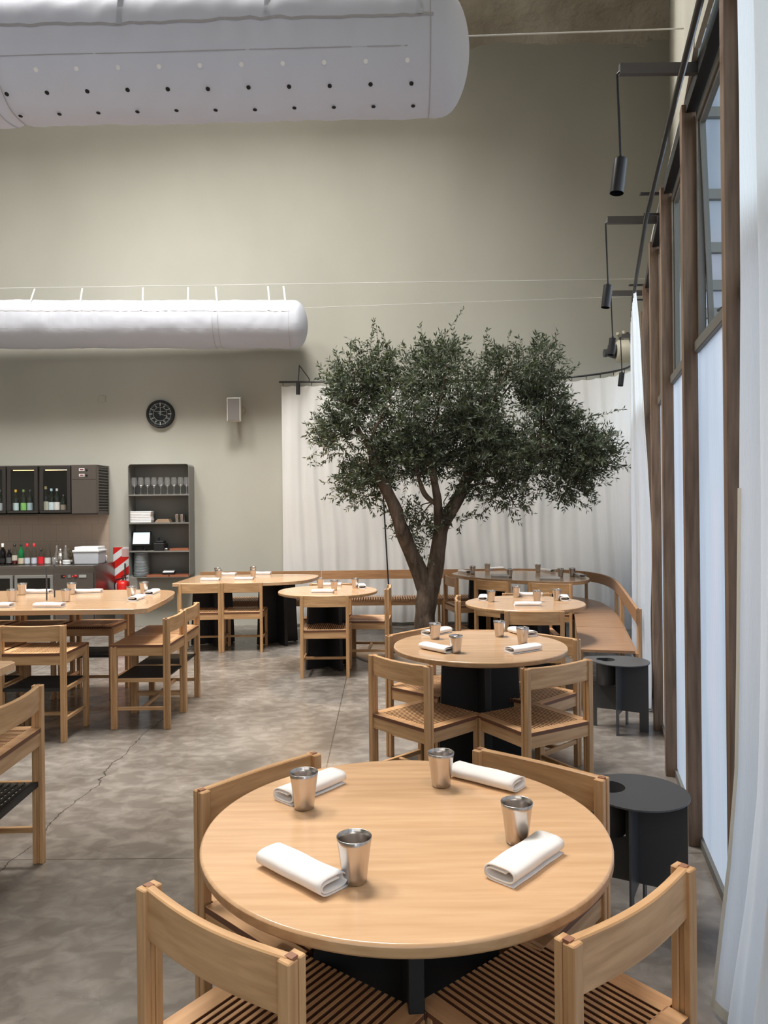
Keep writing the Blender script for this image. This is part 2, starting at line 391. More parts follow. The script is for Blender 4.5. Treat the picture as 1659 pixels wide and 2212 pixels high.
for i in range(len(PZs)-1):
    z0,z1=PZs[i]+.035,PZs[i+1]-.035
    p=MB(); a0=wp(z0-.03,.066); a1=wp(z1+.03,.066); t=nv*.012
    p.add([a0+Vector((0,0,.03)),a1+Vector((0,0,.03)),a1+Vector((0,0,2.24)),a0+Vector((0,0,2.24)),
           a0+t+Vector((0,0,.03)),a1+t+Vector((0,0,.03)),a1+t+Vector((0,0,2.24)),a0+t+Vector((0,0,2.24))][:4],[(0,1,2,3)])
    wo=p.build('window_%d'%(i+1),M['poly']); struct(wo,'fluted translucent panel bay with clear sash above')
    f=MB()
    f.beam(wp(z0,.07,2.265),wp(z1,.07,2.265),.05,.05)
    f.beam(wp(z0,.075,3.29),wp(z1,.075,3.29),.03,.05)
    f.beam(wp(z0+.02,.075,2.28),wp(z0+.02,.075,3.30),.03,.05,up=(dv.x,dv.y,0))
    f.beam(wp(z1-.02,.075,2.28),wp(z1-.02,.075,3.30),.03,.05,up=(dv.x,dv.y,0))
    fo=f.build('window_frame',M['frame'],parent=wo,bev=.003)
    # sash, the nearest one ajar
    ajar=.03 if i in (3,) else 0.0
    s_=MB(); q=[wp(z0+.05,.08+ajar,2.30),wp(z1-.05,.08+ajar,2.30),wp(z1-.05,.08,3.26),wp(z0+.05,.08,3.26)]
    for a,b in ((0,1),(1,2),(2,3),(3,0)): s_.beam(q[a],q[b],.03,.022,up=tuple(nv))
    s_.build('sash',M['frame'],parent=wo)
    MB().add(q,[(0,1,2,3)]).build('pane',M['glass'],parent=wo)
    if ajar: MB().tube([wp(z0+.3,.07,2.31),wp(z1-.1,.10+ajar,2.40)],.009,6).build('stay_arm',M['rail'],parent=wo)
# things outside: glazed frontal screen of the neighbouring yard
sc=MB(); X0,X1,Y0=3.22,5.2,7.5
so=empty('glazed_yard_screen',(4.2,Y0,0)); tag(so,'pale glazed screen of horizontal bays outside the upper windows','screen')
MB().box(X0-4.2,X1-4.2,.03,.05,0,6.6).build('panel',M['poly'],parent=so)
for zz in (6.45,5.52,4.69,4.15,3.77,3.49,3.1,2.3,1.4):
    MB().box(X0-4.2,X1-4.2,-.03,.03,zz-.05,zz+.05).build('beam',M['frame'],parent=so)
for xx in (X0,3.72,4.4): MB().box(xx-4.2-.03,xx-4.2+.03,-.04,.02,0,6.6).build('upright',M['frame'],parent=so)

# ================================================================== CURTAIN RAIL + CURTAINS
RH=3.22
backpath=catmull([(-1.36,9.72,0),(0,9.73,0),(1.6,9.73,0),(2.25,9.64,0),(2.65,9.42,0),(2.91,9.12,0),(2.96,8.78,0),(2.84,8.35,0),(2.66,7.85,0),(2.36,7.0,0),(2.08,6.15,0),(1.905,5.56,0)],14)
rr=[p+Vector((0,0,RH)) for p in backpath]
near=[Vector((wx(z)-.075,z,RH)) for z in (5.3,4.3,3.2,2.1,1.0,-.2)]
rail=MB(); rail.tube(rr+near,.013,8)
ro=rail.build('curtain_rail',M['rail']); tag(ro,'dark steel curtain rail curving along back wall and windows','curtain rail')
for z in (4.3,6.08):
    MB().beam((wx(z)-.09,z,RH+.02),(wx(z)+.05,z,RH+.02),.015,.012).build('bracket',M['rail'],parent=ro)
    MB().beam((wx(z)-.11,z,3.36),(wx(z)+.04,z,3.36),.02,.012).build('bracket',M['rail'],parent=ro)
def arclen(path):
    L=[0]
    for i in range(1,len(path)): L.append(L[-1]+(path[i]-path[i-1]).length)
    return L
def sample(path,L,s):
    s=max(0,min(L[-1],s))
    for i in range(1,len(L)):
        if L[i]>=s:
            t=(s-L[i-1])/max(1e-9,L[i]-L[i-1]); d=(path[i]-path[i-1]).normalized()
            return path[i-1].lerp(path[i],t),d
    return path[-1],(path[-1]-path[-2]).normalized()
def curtain(path,name,matl,z0,z1,amp,fold,nu,nv_,s0=0,s1=None,seed=0,push=0):
    L=arclen(path); s1=s1 or L[-1]
    def fn(u,v):
        s=s0+(s1-s0)*u; p,d=sample(path,L,s); n=Vector((-d.y,d.x,0))
        q=noise.noise(Vector((s*1.1,seed,v*1.6)))*1.6
        ph=s*2*PI/fold+2.4*q+.5*math.sin(v*2)
        a=amp*(.45+.55*v)*(.6+.8*abs(noise.noise(Vector((s*.8,seed+5,0)))))
        off=a*math.sin(ph)+.35*a*math.sin(ph*2.3+seed)+.006*noise.noise(Vector((s*6,v*7,seed)))
        if push: off+=push*min(1,v*1.8)*max(0,1-(s1-s)/.9)
        sag=.012*abs(math.sin(s*PI/.18)) *(1-v)**6
        return p+n*off+Vector((0,0,z1-sag-(z1-z0)*v))
    return MB().grid(fn,nu,nv_).build(name,matl)
Lb=arclen(backpath)
o=curtain(backpath,'curtain',M['curtain'],.05,RH-.05,.024,.27,900,60,s0=.03,s1=5.2,seed=3)
tag(o,'long white curtain hanging across the back wall behind the tree','curtain','white curtains')
o=curtain(backpath,'curtain',M['sheer'],.03,RH-.05,.03,.13,420,30,s0=5.22,s1=Lb[-1],seed=9,push=.075)
tag(o,'bluish white sheer curtain hanging along the far window bays','curtain','white curtains')
hk=MB()
for i in range(44):
    p,d=sample(backpath,Lb,.05+i*(Lb[-1]-.1)/43); hk.tube([p+Vector((0,0,RH-.012)),p+Vector((0,0,RH-.05))],.005,5)
hk.build('curtain_hook',M['rail'],parent=ro)
# near sheer curtain, right foreground
EDGE=[(3.17,.910,1.885),(2.6,.925,1.91),(2.1,.94,1.95),(1.55,.955,2.01),(1.1,.965,2.06),(.8,.972,2.10),(.5,.968,2.155),(.3,.962,2.20),(.02,.955,2.265)]
def edge(z):
    for a,b in zip(EDGE,EDGE[1:]):
        if a[0]>=z>=b[0]:
            t=(a[0]-z)/(a[0]-b[0]); return a[1]+(b[1]-a[1])*t,a[2]+(b[2]-a[2])*t
    return EDGE[-1][1:]
def nearc(u,v):
    z=3.17-3.15*v; ex,ey=edge(z); s=1.5*u
    q=noise.noise(Vector((s*1.5,0,v*1.2)))
    off=(.045*(1.0+math.sin(s*2*PI/.26+q*1.5))+.016*(1+math.sin(s*2*PI/.11+2)))*min(1,s*6)
    flare=.0
    base=Vector((ex,ey,z))-dv*s
    lift=.10*v*v*math.exp(-(s/.25)**2)
    return base+nv*(off+lift*.3)
o=MB().grid(nearc,220,70).build('curtain',M['sheer']); tag(o,'nearest sheer white curtain with beige hem at the right edge','curtain','white curtains')
def nearh(u,v):
    v2=.50+.50*v; p=nearc(u*.010,v2); return p-nv*.004
MB().grid(nearh,2,70).build('hem',M['hem'],parent=o)
def nearb(u,v): p=nearc(u,1-.012*v); return p-nv*.004
MB().grid(nearb,160,1).build('hem',M['hem'],parent=o)

# ================================================================== FABRIC DUCTS
def ladder(pts): return pts
def make_duct(name,p_end,p_far,R,label,seam_ang,holes,joints,seed,bandlen=.35):
    p0=Vector(p_end); p1=Vector(p_far); ax=(p1-p0); L=ax.length; ax.normalize()
    up=Vector((0,0,1)); fr=ax.cross(up).normalized()
    if fr.y>0: fr=-fr          # fr points to the room side (towards the camera)
    root=empty(name,tuple(p0)); tag(root,label,'air duct','white fabric air ducts')
    def pt(s,a,r):   # a: angle from front (0) upwards
        return ax*s+(fr*math.cos(a)+up*math.sin(a))*r
    def rad(s,a):
        cap=.22
        r=R
        if s<cap:
            t=1-s/cap; r=R*math.sqrt(max(0,1-t**2.6)) if t<1 else 0
            r=R*(1-t**3.2)**(.55) if t<1 else 0
            r*=1+.035*math.sin(a*24)*min(1,t*1.6)*(1-t)
        for j in joints:
            r-=.014*math.exp(-((s-j)/.03)**2)
        w=noise.noise(Vector((s*2.2+seed,math.cos(a)*1.6,math.sin(a)*1.6)))*.010
        w+=.007*noise.noise(Vector((s*11+a*2.2,a*1.2,seed+3)))+.006*abs(noise.noise(Vector((s*7-a*1.5,seed,a*.8))))
        d=abs(((a-seam_ang+PI)%(2*PI))-PI)
        w+=.016*noise.noise(Vector((s*14,seed,1)))*math.exp(-(d/.5)**2)
        return r+w*min(1,s/.1)
    S_=[0,.004,.012,.025,.04,.06,.085,.11,.14,.175,.21,.25]+[.25+i*.035 for i in range(1,int((L-.25)/.035))]
    NA=56; vs=[];fs=[]
    for s in S_:
        for k in range(NA):
            a=2*PI*k/NA; vs.append(pt(s,a,max(.001,rad(s,a))))
    for i in range(len(S_)-1):
        for k in range(NA): fs.append((i*NA+k,i*NA+(k+1)%NA,(i+1)*NA+(k+1)%NA,(i+1)*NA+k))
    b=MB(); b.add(vs,fs,True)
    b.m=1
    for (ang,s0,sp,n,wd) in holes:
        if wd: continue
        for i in range(n):
            s=s0+i*sp; r=rad(s,ang)+.006; c=pt(s,ang,r); t2=(-fr*math.sin(ang)+up*math.cos(ang))
            b.add([c]+[c+(ax*math.cos(2*PI*k/10)+t2*math.sin(2*PI*k/10))*.0115 for k in range(10)],[(0,k+1,(k+1)%10+1) for k in range(10)])
    b.m=2
    for (ang,s0,sp,n,wd) in holes:
        if not wd: continue
        for i in range(n):
            s=s0+i*sp; r=rad(s,ang)+.006; c=pt(s,ang,r); t2=(-fr*math.sin(ang)+up*math.cos(ang))
            b.add([c]+[c+(ax*math.cos(2*PI*k/10)+t2*math.sin(2*PI*k/10))*.0115 for k in range(10)],[(0,k+1,(k+1)%10+1) for k in range(10)])
    b.build('duct_sleeve',[M['duct'],M['hole'],M['holew']],parent=root)
    sm=MB()
    def strip(ang,s0,s1,w):
        n=int((s1-s0)/.05)
        def fn(u,v):
            s=s0+(s1-s0)*u; a=ang+(v-.5)*w/R; return pt(s,a,rad(s,a)+.003)
        sm.grid(fn,n,1)
    strip(seam_ang,.2,L-.05,.016)
    for a in (-.40,) : strip(a,.33,L-.05,.005)
    sm.build('seam',M['ductseam'],parent=root)
    rg=MB()
    def ring(s0,w):
        def fn(u,v):
            a=2*PI*u; s=s0+(v-.5)*w; return pt(s,a,rad(s,a)+.004)
        rg.grid(fn,60,1)
    for j in joints: ring(j-.035,.006); ring(j+.035,.006)
    ring(.215,.005)
    rg.build('joint_band',M['ductseam'],parent=root)
    return root,pt,rad,L
d1,pt1,rad1,L1=make_duct('fabric_air_duct',(.475,3.93,3.955),(-5.6,4.07,3.945),.295,'large white fabric air duct overhead, nearest, with rows of holes',math.radians(4),
    [(math.radians(-35),.33,.208,26,True),(math.radians(-55),.31,.208,26,False),(math.radians(-79),.30,.208,26,False)],[2.45],1.7)
d2,pt2,rad2,L2=make_duct('fabric_air_duct',(-.95,9.46,3.905),(-6.6,9.34,3.935),.30,'distant slim white fabric air duct hanging before the back wall',math.radians(20),
    [],[1.12],5.1)
# suspension wires and straps
def wire(p0,p1,r,label):
    o=MB().tube([p0,p1],r,6).build('suspension_wire',M['wire']); tag(o,label,'wire','suspension wires'); return o
wire((.45,3.93,4.05),(ux(3.9)-.01,3.9,4.06),.004,'thick pale wire from the near duct end to the side wall')
wire((-1.0,9.46,4.12),(ux(9.3)-.02,9.3,4.19),.0035,'thin pale wire level with the far duct end')
wire((-6.9,9.36,4.37),(ux(9.2)-.02,9.2,4.37),.0035,'thin pale wire above the far duct holding its straps')
wire((-6.9,3.98,4.52),(ux(3.98)-.01,3.98,4.55),.004,'pale wire above the near duct, out of frame overhead')
def straps(root,xs,wz,pt,rad,ang,lean,w,yoff):
    p0=root.location
    for x in xs:
        s=(p0.x-x); a=pt(s,ang,rad(s,ang)+.006)
        top=Vector((x+lean*(.5+random.random()*.5)-p0.x, yoff-p0.y, wz-p0.z))
        mid=pt(s,ang+.5,rad(s,ang+.5)+.012)
        st=MB(); q=Vector((w/2,0,0))
        for u,v in ((a,mid),(mid,top)):
            st.add([u-q,u+q,v+q,v-q],[(0,1,2,3)]); st.add([u-q+Vector((0,.002,0)),u+q+Vector((0,.002,0)),v+q+Vector((0,.002,0)),v-q+Vector((0,.002,0))],[(3,2,1,0)])
        st.build('strap',M['wire'] if w<.03 else M['duct'],parent=root)
straps(d2,[-1.21,-1.41,-2.06,-2.42,-2.98,-3.75,-4.36],4.37,pt2,rad2,math.radians(20),-.05,.02,9.36)
straps(d1,[.21,-.55,-1.29,-2.0,-2.8],4.54,pt1,rad1,math.radians(4),-.02,.03,3.98)

# ================================================================== PENDANT SPOTS
def spot(loc,target,power,size,col,blend=.35,rad=.03):
    l=bpy.data.lights.new('spot_bulb','SPOT'); l.energy=power; l.color=col; l.spot_size=size; l.spot_blend=blend; l.shadow_soft_size=rad
    o=bpy.data.objects.new('spot_bulb',l); COL.objects.link(o); o.location=loc
    o.rotation_euler=(Vector(target)-Vector(loc)).to_track_quat('-Z','Y').to_euler(); return o
def pendant(z,x_end,cable,cyl_h,target,power,label,tilt=(-.13,0)):
    root=empty('pendant_spotlight',(wx(z)+.02,z,3.37)); tag(root,label,'pendant light','pendant spotlights on window arms')
    xe=x_end-root.location.x
    MB().box(xe,0,-.012,.012,-.022,.022).build('arm',M['arm'],parent=root)
    a=Vector((xe-.01,0,-.02)); b=a+Vector((.012,0,-cable))
    h_=MB(); h_.tube([a+Vector((.02,0,.02)),a],.004,6).tube([a,b],.0055,8); h_.tube([b,b-Vector((0,0,.025))],.009,8); h_.build('cable',M['lampblack'],parent=root)
    d=Vector((tilt[0],tilt[1],-1)).normalized(); top=b-Vector((0,0,.015))
    c=MB(); r=.0285
    c.tube([top,top+d*.004,top+d*cyl_h],[r*.98,r,r],24,cap=False); 
    c.tube([top,top+d*.001],[r,r],24); c.tube([top+d*(cyl_h-.02),top+d*(cyl_h-.019)],[r*.9,r*.9],24)
    c.build('shade',M['lampblack'],parent=root)
    if power:
        w_=Vector(root.location)+top+d*(cyl_h+.012)
        spot(w_,target,power,math.radians(75),(1,.72,.42))
    return root
pendant(1.48,.60,.34,.142,(.02,1.85,.75),22,'black pendant spotlight just above the top of the frame')
pendant(3.09,1.0,.34,.142,(.55,4.1,.75),5,'nearest black pendant spotlight on its grey arm')
pendant(4.72,1.44,.38,.142,(.9,5.8,.75),3,'second black pendant spotlight from the camera along the windows')
pendant(6.34,1.97,.35,.142,(1.4,7.4,.75),3,'third black pendant spotlight, smaller, left of the far curtain edge')
pendant(7.93,2.56,.36,.142,(1.6,8.6,.75),3,'farthest pendant spotlight before the curved curtain rail')
# rail-mounted lamp at left of the back curtain
root=empty('wall_spotlight',(-.96,9.68,3.22)); tag(root,'small black spotlight on folded arm at left end of curtain rail','wall light')
MB().tube([(0,0,0),(.0,-.02,.03),(-.10,-.25,.16)],.006,8).build('arm',M['lampblack'],parent=root)
MB().tube([(-.10,-.25,.16),(-.115,-.27,-.09)],.007,8).build('stem',M['lampblack'],parent=root)
MB().tube([(-.115,-.27,-.07),(-.117,-.27,-.215)],[.027,.027],20).build('shade',M['lampblack'],parent=root)
spot((-1.08,9.40,2.985),(-.75,7.2,.6),170,math.radians(62),(1,.62,.30))
# stage light in the corner
root=empty('stage_spotlight',(3.10,9.35,3.50)); tag(root,'cream metal stage spotlight above the corner of the curtain rail','stage light')
M['cream']=mat('cream_enamel',(.60,.57,.46),.4)
MB().tube([(-.16,0,.0),(-.13,0,0),(.2,0,0)],[.10,.14,.14],24).build('body',M['cream'],parent=root)
MB().tube([(-.26,.02,.02),(-.16,.0,.0)],[.07,.09],20).build('lens_tube',M['grey'],parent=root)
MB().tube([(-.32,-.05,-.03),(-.28,-.05,-.03)],[.05,.05],14).build('knob',M['grey'],parent=root)
y_=MB(); y_.beam((0,-.16,0),(-.05,-.16,.20),.03,.01); y_.beam((0,.16,0),(-.05,.16,.20),.03,.01); y_.beam((-.05,-.16,.20),(-.05,.16,.20),.03,.01); y_.build('yoke',M['grey'],parent=root)
y_=MB(); y_.tube([(-.05,0,.2),(-.05,.0,.26)],.02,8); y_.tube([(-.10,.1,.25),(.1,.5,.25)],.02,8); y_.build('clamp',M['cream'],parent=root)
MB().box(-.16,.22,-.15,.13,-.32,-.27).build('tray',M['cream'],parent=root)

# ================================================================== CHAIRS
W_=.45
def legmb(x,y,z1,inset=0):
    b=MB(); sx=.030; sy=.046
    b.box(x-sx/2,x+sx/2,y-sy/2,y-sy/2+.017,0,z1); b.box(x-sx/2,x+sx/2,y+sy/2-.017,y+sy/2,0,z1)
    b.box(x-sx/2+.004,x+sx/2-.004,y-sy/2+.016,y+sy/2-.016,0,z1-.004)
    return b
def make_seating(name,seat_h,back_h,foot,D=.42):
    root=empty(name)
    x=W_/2-.015; yr=.023; yf=D-.023
    for sx in (-1,1):
        legmb(sx*x,yr,back_h-.002).build('leg',M['woodZ'],root,bev=.0025)
        legmb(sx*x,yf,seat_h-.012).build('leg',M['woodZ'],root,bev=.0025)
    # curved backrest
    rb=MB(); rw=W_/2-.016; 
    def rail(u,side):
        xx=-rw+2*rw*u; c=.020*math.sin(PI*u); return xx, .010-c*.9+(.0 if side else .020)
    n=14; hgt=.108; vs=[]
    for i in range(n+1):
        xx,y0=rail(i/n,True); y1=y0+.021
        dz=-.004*math.sin(PI*i/n)
        vs+= [(xx,y0,back_h-hgt),(xx,y1,back_h-hgt),(xx,y1,back_h+dz),(xx,y0,back_h+dz)]
    fs=[]
    for i in range(n):
        a=i*4;b=a+4
        for k in range(4): fs.append((a+k,b+k,b+(k+1)%4,a+(k+1)%4))
    fs+=[(3,2,1,0)[::-1],(n*4,n*4+1,n*4+2,n*4+3)[::-1]]
    rb.add(vs,[f[::-1] for f in fs]); br=rb.build('backrest',M['woodX'],root,bev=.003)
    for sx in (-1,1): MB().box(sx*x-.009,sx*x+.009,.014,.030,back_h-.02,back_h+.0006).build('joint_key',M['key'],br)
    # frame under the seat
    for y0,y1 in ((.008,.028),(D-.034,D-.014)):
        MB().box(-W_/2+.028,W_/2-.028,y0,y1,seat_h-.08,seat_h-.02).build('seat_rail',M['woodX'],root,bev=.002)
    for sx in (-1,1):
        MB().box(*sorted((sx*(W_/2-.008),sx*(W_/2-.026))),.044,D-.044,seat_h-.08,seat_h-.02).build('seat_rail',M['woodY'],root,bev=.002)
    st=MB(); n=17; xs0=-W_/2+.062; xs1=W_/2-.062; pitch=(xs1-xs0)/n
    z0,z1=seat_h-.019,seat_h
    st.box(-W_/2+.003,xs0-.004,.05,D+.006,z0,z1); st.box(xs1+.004,W_/2-.003,.05,D+.006,z0,z1)
    st.box(-W_/2+.032,W_/2-.032,.005,.055,z0,z1)
    for i in range(n):
        a=xs0+i*pitch+.0045; st.box(a,a+pitch-.009,.05,D+.004,z0,z1)
    st.box(-W_/2+.03,W_/2-.03,D-.03,D-.012,z0-.004,z0)
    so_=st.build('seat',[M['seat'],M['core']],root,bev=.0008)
    for p_ in so_.data.polygons:  # red-brown plywood edges; inside the slots the dark also stands for shade
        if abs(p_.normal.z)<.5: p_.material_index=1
    MB().box(-W_/2+.04,W_/2-.04,.045,D-.004,z0+.001,z1-.009).build('slot_shade_sheet',M['slot'],so_)  # dark sheet added under the slats as the shade between them
    for sx in (-1,1):
        MB().box(sx*x-.009,sx*x+.009,.045,D-.045,.135,.160).build('stretcher',M['woodY'],root,bev=.002)
    if foot=='none':
        MB().box(-x,x,D/2-.012,D/2+.012,.132,.155).build('stretcher',M['woodX'],root,bev=.002)
    else:
        MB().box(-x,x,D/2-.012,D/2+.012,.130,.153).build('stretcher',M['woodX'],root,bev=.002)
        for sx in (-1,1):
            MB().box(sx*x-.010,sx*x+.010,.045,D-.045,.335,.362).build('stretcher',M['woodY'],root,bev=.002)
        fr_=MB()
        if foot=='mat':
            fr_.box(-x+.012,x-.012,.03,D-.03,.352,.362)
        else:
            fr_.box(-x+.012,x-.012,.02,.04,.340,.362); fr_.box(-x+.012,x-.012,D-.04,D-.02,.340,.362)
            for i in range(11):
                yy=.045+i*(D-.09)/10.6; fr_.box(-x+.012,x-.012,yy,yy+.016,.350,.360)
            for i in range(12):
                xx=-x+.03+i*(2*x-.06)/11; fr_.box(xx-.003,xx+.003,.03,D-.03,.353,.357)
        fr_.build('footrest',M['mesh'],root)
    return root
protos={}
def place(kind,A,B,target,label,group,cat,zz=0):
    if kind not in protos:
        if kind=='chair': protos[kind]=(make_seating('dining_chair',.44,.757,'none'),[0])
        if kind=='slat': protos[kind]=(make_seating('counter_stool',.60,.787,'slat'),[0])
        if kind=='mat': protos[kind]=(make_seating('counter_stool',.60,.787,'mat'),[0])
    pr,n=protos[kind]
    o=pr if n[0]==0 else copy_tree(pr); n[0]+=1
    A=Vector((A[0],A[1],0)); B=Vector((B[0],B[1],0)); T=Vector((target[0],target[1],0)); mid=(A+B)/2
    d=(B-A).normalized(); f=Vector((-d.y,d.x,0))
    if f.dot(T-mid)<0: f=-f
    o.location=mid; o.rotation_euler=(0,0,math.atan2(-f.x,f.y))
    tag(o,label,cat,group); return o
T1=(.045,1.855);T2=(.548,4.31);T5=(1.17,6.20);T4=(-.56,7.28)
g='slatted chairs at the nearest round table'
place('chair',(-.53,1.561),(-.177,1.292),T1,'wooden slatted chair at the bottom left of the nearest table, back to camera',g,'chair')
place('chair',(.347,1.344),(.665,1.613),T1,'wooden slatted chair at the bottom right of the nearest table',g,'chair')
place('chair',(-.551,2.11),(-.245,2.435),T1,'wooden slatted chair behind the left side of the nearest table',g,'chair')
place('chair',(.309,2.465),(.656,2.175),T1,'wooden slatted chair behind right of the nearest table, beside the big black side table',g,'chair')
g='slatted chairs at the second round table'
place('chair',(-.09,4.02),(.202,3.70),T2,'front left chair of the second round table, back to camera',g,'chair')
place('chair',(.689,3.613),(1.073,3.837),T2,'front right chair of the second round table, near the window side',g,'chair')
place('chair',(.002,4.642),(.30,4.96),T2,'chair tucked at the back left of the second round table',g,'chair')
place('chair',(.872,4.765),(1.168,4.444),T2,'chair tucked at the back right of the second round table',g,'chair')
g='slatted chairs at the third round table'
place('chair',(.915,5.66),(1.36,5.61),T5,'chair with its back to camera at the front of the third round table',g,'chair')
place('chair',(.60,6.30),(.645,6.75),T5,'chair seen edge-on at the left of the third round table',g,'chair')
place('chair',(1.08,6.86),(1.54,6.84),T5,'chair behind the third round table facing the camera',g,'chair')
g='slatted chairs at the far oval table'
place('chair',(.69,8.76),(.79,8.31),(1.6,8.6),'chair at the left end of the far oval table, right of the tree trunk',g,'chair')
place('chair',(.989,8.157),(1.303,7.869),(1.6,8.6),'left one of two chairs backing the front of the far oval table',g,'chair')
place('chair',(1.501,7.751),(1.91,7.569),(1.6,8.6),'right one of two chairs backing the front of the far oval table',g,'chair')
g='slatted chairs at the small left round table'
place('chair',(-.785,6.78),(-.325,6.78),T4,'chair with its back to camera at the small round table left of the tree',g,'chair')
place('chair',(.04,7.27),(.07,7.73),T4,'side-on chair at the right of the small table beside the black pole',g,'chair')
place('chair',(-.80,7.93),(-.35,7.89),T4,'warmly lit chair behind the small round table facing the camera',g,'chair')
g='slatted chairs at the far left long table'
place('chair',(-2.22,8.00),(-1.79,8.03),(-1.9,8.8),'left one of two chairs at the long table below the shelf unit',g,'chair')
place('chair',(-1.78,8.04),(-1.335,8.05),(-1.6,8.8),'right one of two chairs at the long table below the shelf unit',g,'chair')
g='counter stools at the high tables'
place('slat',(-2.60,4.96),(-2.155,4.96),(-2.4,6),'counter stool with black slatted footrest, back to camera, at front of the high table',g,'stool')
place('slat',(-3.07,4.99),(-2.625,4.99),(-2.8,6),'counter stool cut by the left frame edge at front of the high table',g,'stool')
place('mat',(-1.53,5.245),(-1.53,5.69),(-2.5,5.5),'nearer of two counter stools at the right end of the high table',g,'stool')
place('mat',(-1.535,5.71),(-1.54,6.155),(-2.5,5.9),'farther of two counter stools at the right end of the high table',g,'stool')
place('slat',(-2.25,6.52),(-2.70,6.52),(-2.5,5.9),'rightmost counter stool on the far side of the high table',g,'stool')
place('slat',(-2.73,6.52),(-3.18,6.52),(-2.9,5.9),'middle counter stool on the far side of the high table',g,'stool')
place('slat',(-3.21,6.53),(-3.66,6.53),(-3.4,5.9),'leftmost counter stool in view on the far side of the high table',g,'stool')
place('slat',(-1.50,2.84),(-1.515,3.285),(-2.5,3.0),'large counter stool at the left frame edge in the foreground',g,'stool')

# ================================================================== TABLES
def cross_base(root,x,y,rz,h,wb=.50,wt=.44):
    Mx=Matrix.Translation((x,y,0))@Matrix.Rotation(rz,4,'Z')
    for k in range(2):
        b=MB(); b.M=Mx@Matrix.Rotation(k*PI/2,4,'Z'); t=.018
        b.add([(-wb/2,-t,.006),(wb/2,-t,.006),(wt/2,-t,h),(-wt/2,-t,h),(-wb/2,t,.006),(wb/2,t,.006),(wt/2,t,h),(-wt/2,t,h)],
              [(0,1,2,3),(5,4,7,6),(1,5,6,2),(4,0,3,7),(3,2,6,7),(4,5,1,0)])
        for s in (-1,1): b.box(s*(wb/2-.03)-.012,s*(wb/2-.03)+.012,-.012,.012,0,.007)
        b.build('base_plate',M['black'],root,bev=.002)
def round_table(c,R,label,rz):
    root=empty('round_table',(c[0],c[1],0)); tag(root,label,'table','round wooden tables')
    pr=[(.0001,.715),(R-.03,.715),(R-.004,.722),(R,.728),(R,.744),(R-.004,.75),(.0001,.75)]
    b=MB(); b.m=1; b.lathe(pr[:5],96,smooth=True); b.m=0; b.lathe([(R,.744),(R-.003,.7495),(R-.006,.75)],96); b.disc(R-.006,.75,96)
    b.build('tabletop',[M['top'],M['edge']],root)
    cross_base(root,0,0,rz,.715)
    return root
round_table(T1,.50,'nearest round wooden table with black crossed base in the foreground',math.radians(4))
round_table(T2,.50,'second round wooden table, in front of the olive tree',math.radians(4))
round_table(T5,.495,'third round wooden table, right of the tree before the far oval table',math.radians(20))
round_table(T4,.485,'small round wooden table left of the tree trunk',math.radians(35))
def shape_table(name,poly,h,label,bases,legs=()):
    cx_=sum(p[0] for p in poly)/len(poly); cy_=sum(p[1] for p in poly)/len(poly)
    root=empty(name,(cx_,cy_,0)); tag(root,label,'table')
    P=[(p[0]-cx_,p[1]-cy_) for p in poly]
    b=MB(); b.prism(P,h-.038,h); b.build('tabletop',M['top'],root,bev=.003)
    for x,y,r in bases: cross_base(root,x-cx_,y-cy_,r,h-.038)
    for x,y in legs: legmb(x-cx_,y-cy_,h-.038).build('leg',M['woodZ'],root)
    return root
ov=catmull([(.82,9.02,0),(1.02,9.28,0),(1.4,9.38,0),(1.8,9.30,0),(2.13,9.0,0),(2.28,8.6,0),(2.27,8.2,0),(2.10,7.93,0),(1.84,7.87,0),(1.5,8.03,0),(1.15,8.32,0),(.9,8.68,0)],6,True)
shape_table('oval_table',[(p.x,p.y) for p in ov],.75,'large oval wooden table by the curved bench in the far corner',[(1.2,8.72,.3),(1.85,8.5,.3)])
fl=[(-2.33,8.12),(-2.30,9.08)]+[tuple(p[:2]) for p in catmull([(-1.4,9.16,0),(-1.0,9.12,0),(-.80,8.93,0),(-.84,8.5,0),(-1.02,8.22,0),(-1.4,8.11,0)],6)]
shape_table('long_table',fl,.75,'long wooden table with one rounded end against the back bench',[(-2.0,8.6,.4),(-1.25,8.6,.55)],[(-2.27,8.17)])
hp=[(-5.0,5.19),(-1.76,5.19),(-1.68,5.24),(-1.70,5.75)]+[tuple(p[:2]) for p in catmull([(-1.74,6.1,0),(-1.80,6.32,0),(-1.95,6.44,0),(-2.2,6.47,0)],6)]+[(-5.0,6.47)]
shape_table('high_table',hp,.862,'high wooden communal table at the left before the bar',[],[(-4.8,5.4),(-3.5,5.85),(-2.0,5.85),(-4.8,6.3)])
shape_table('high_table',[(-3.2,2.2),(-1.73,2.2),(-1.70,2.24),(-1.70,3.40),(-1.73,3.43),(-3.2,3.43)],.862,'corner of a second high table cut by the left frame edge',[],[(-1.80,3.33),(-1.80,2.3),(-3.1,3.33),(-3.1,2.3)])
for q,(px,py) in enumerate(((101,1297),(118,1290))):
    p=at(px,py,.862); o=MB().tube([(0,0,0),(.0,0,.26)],.006,8).build('table_rod',M['grey'],loc=p+Vector((0,0,.001)))
    tag(o,['left','right'][q]+' one of two thin dark rods standing on the high table','rod','thin rods on the high table')

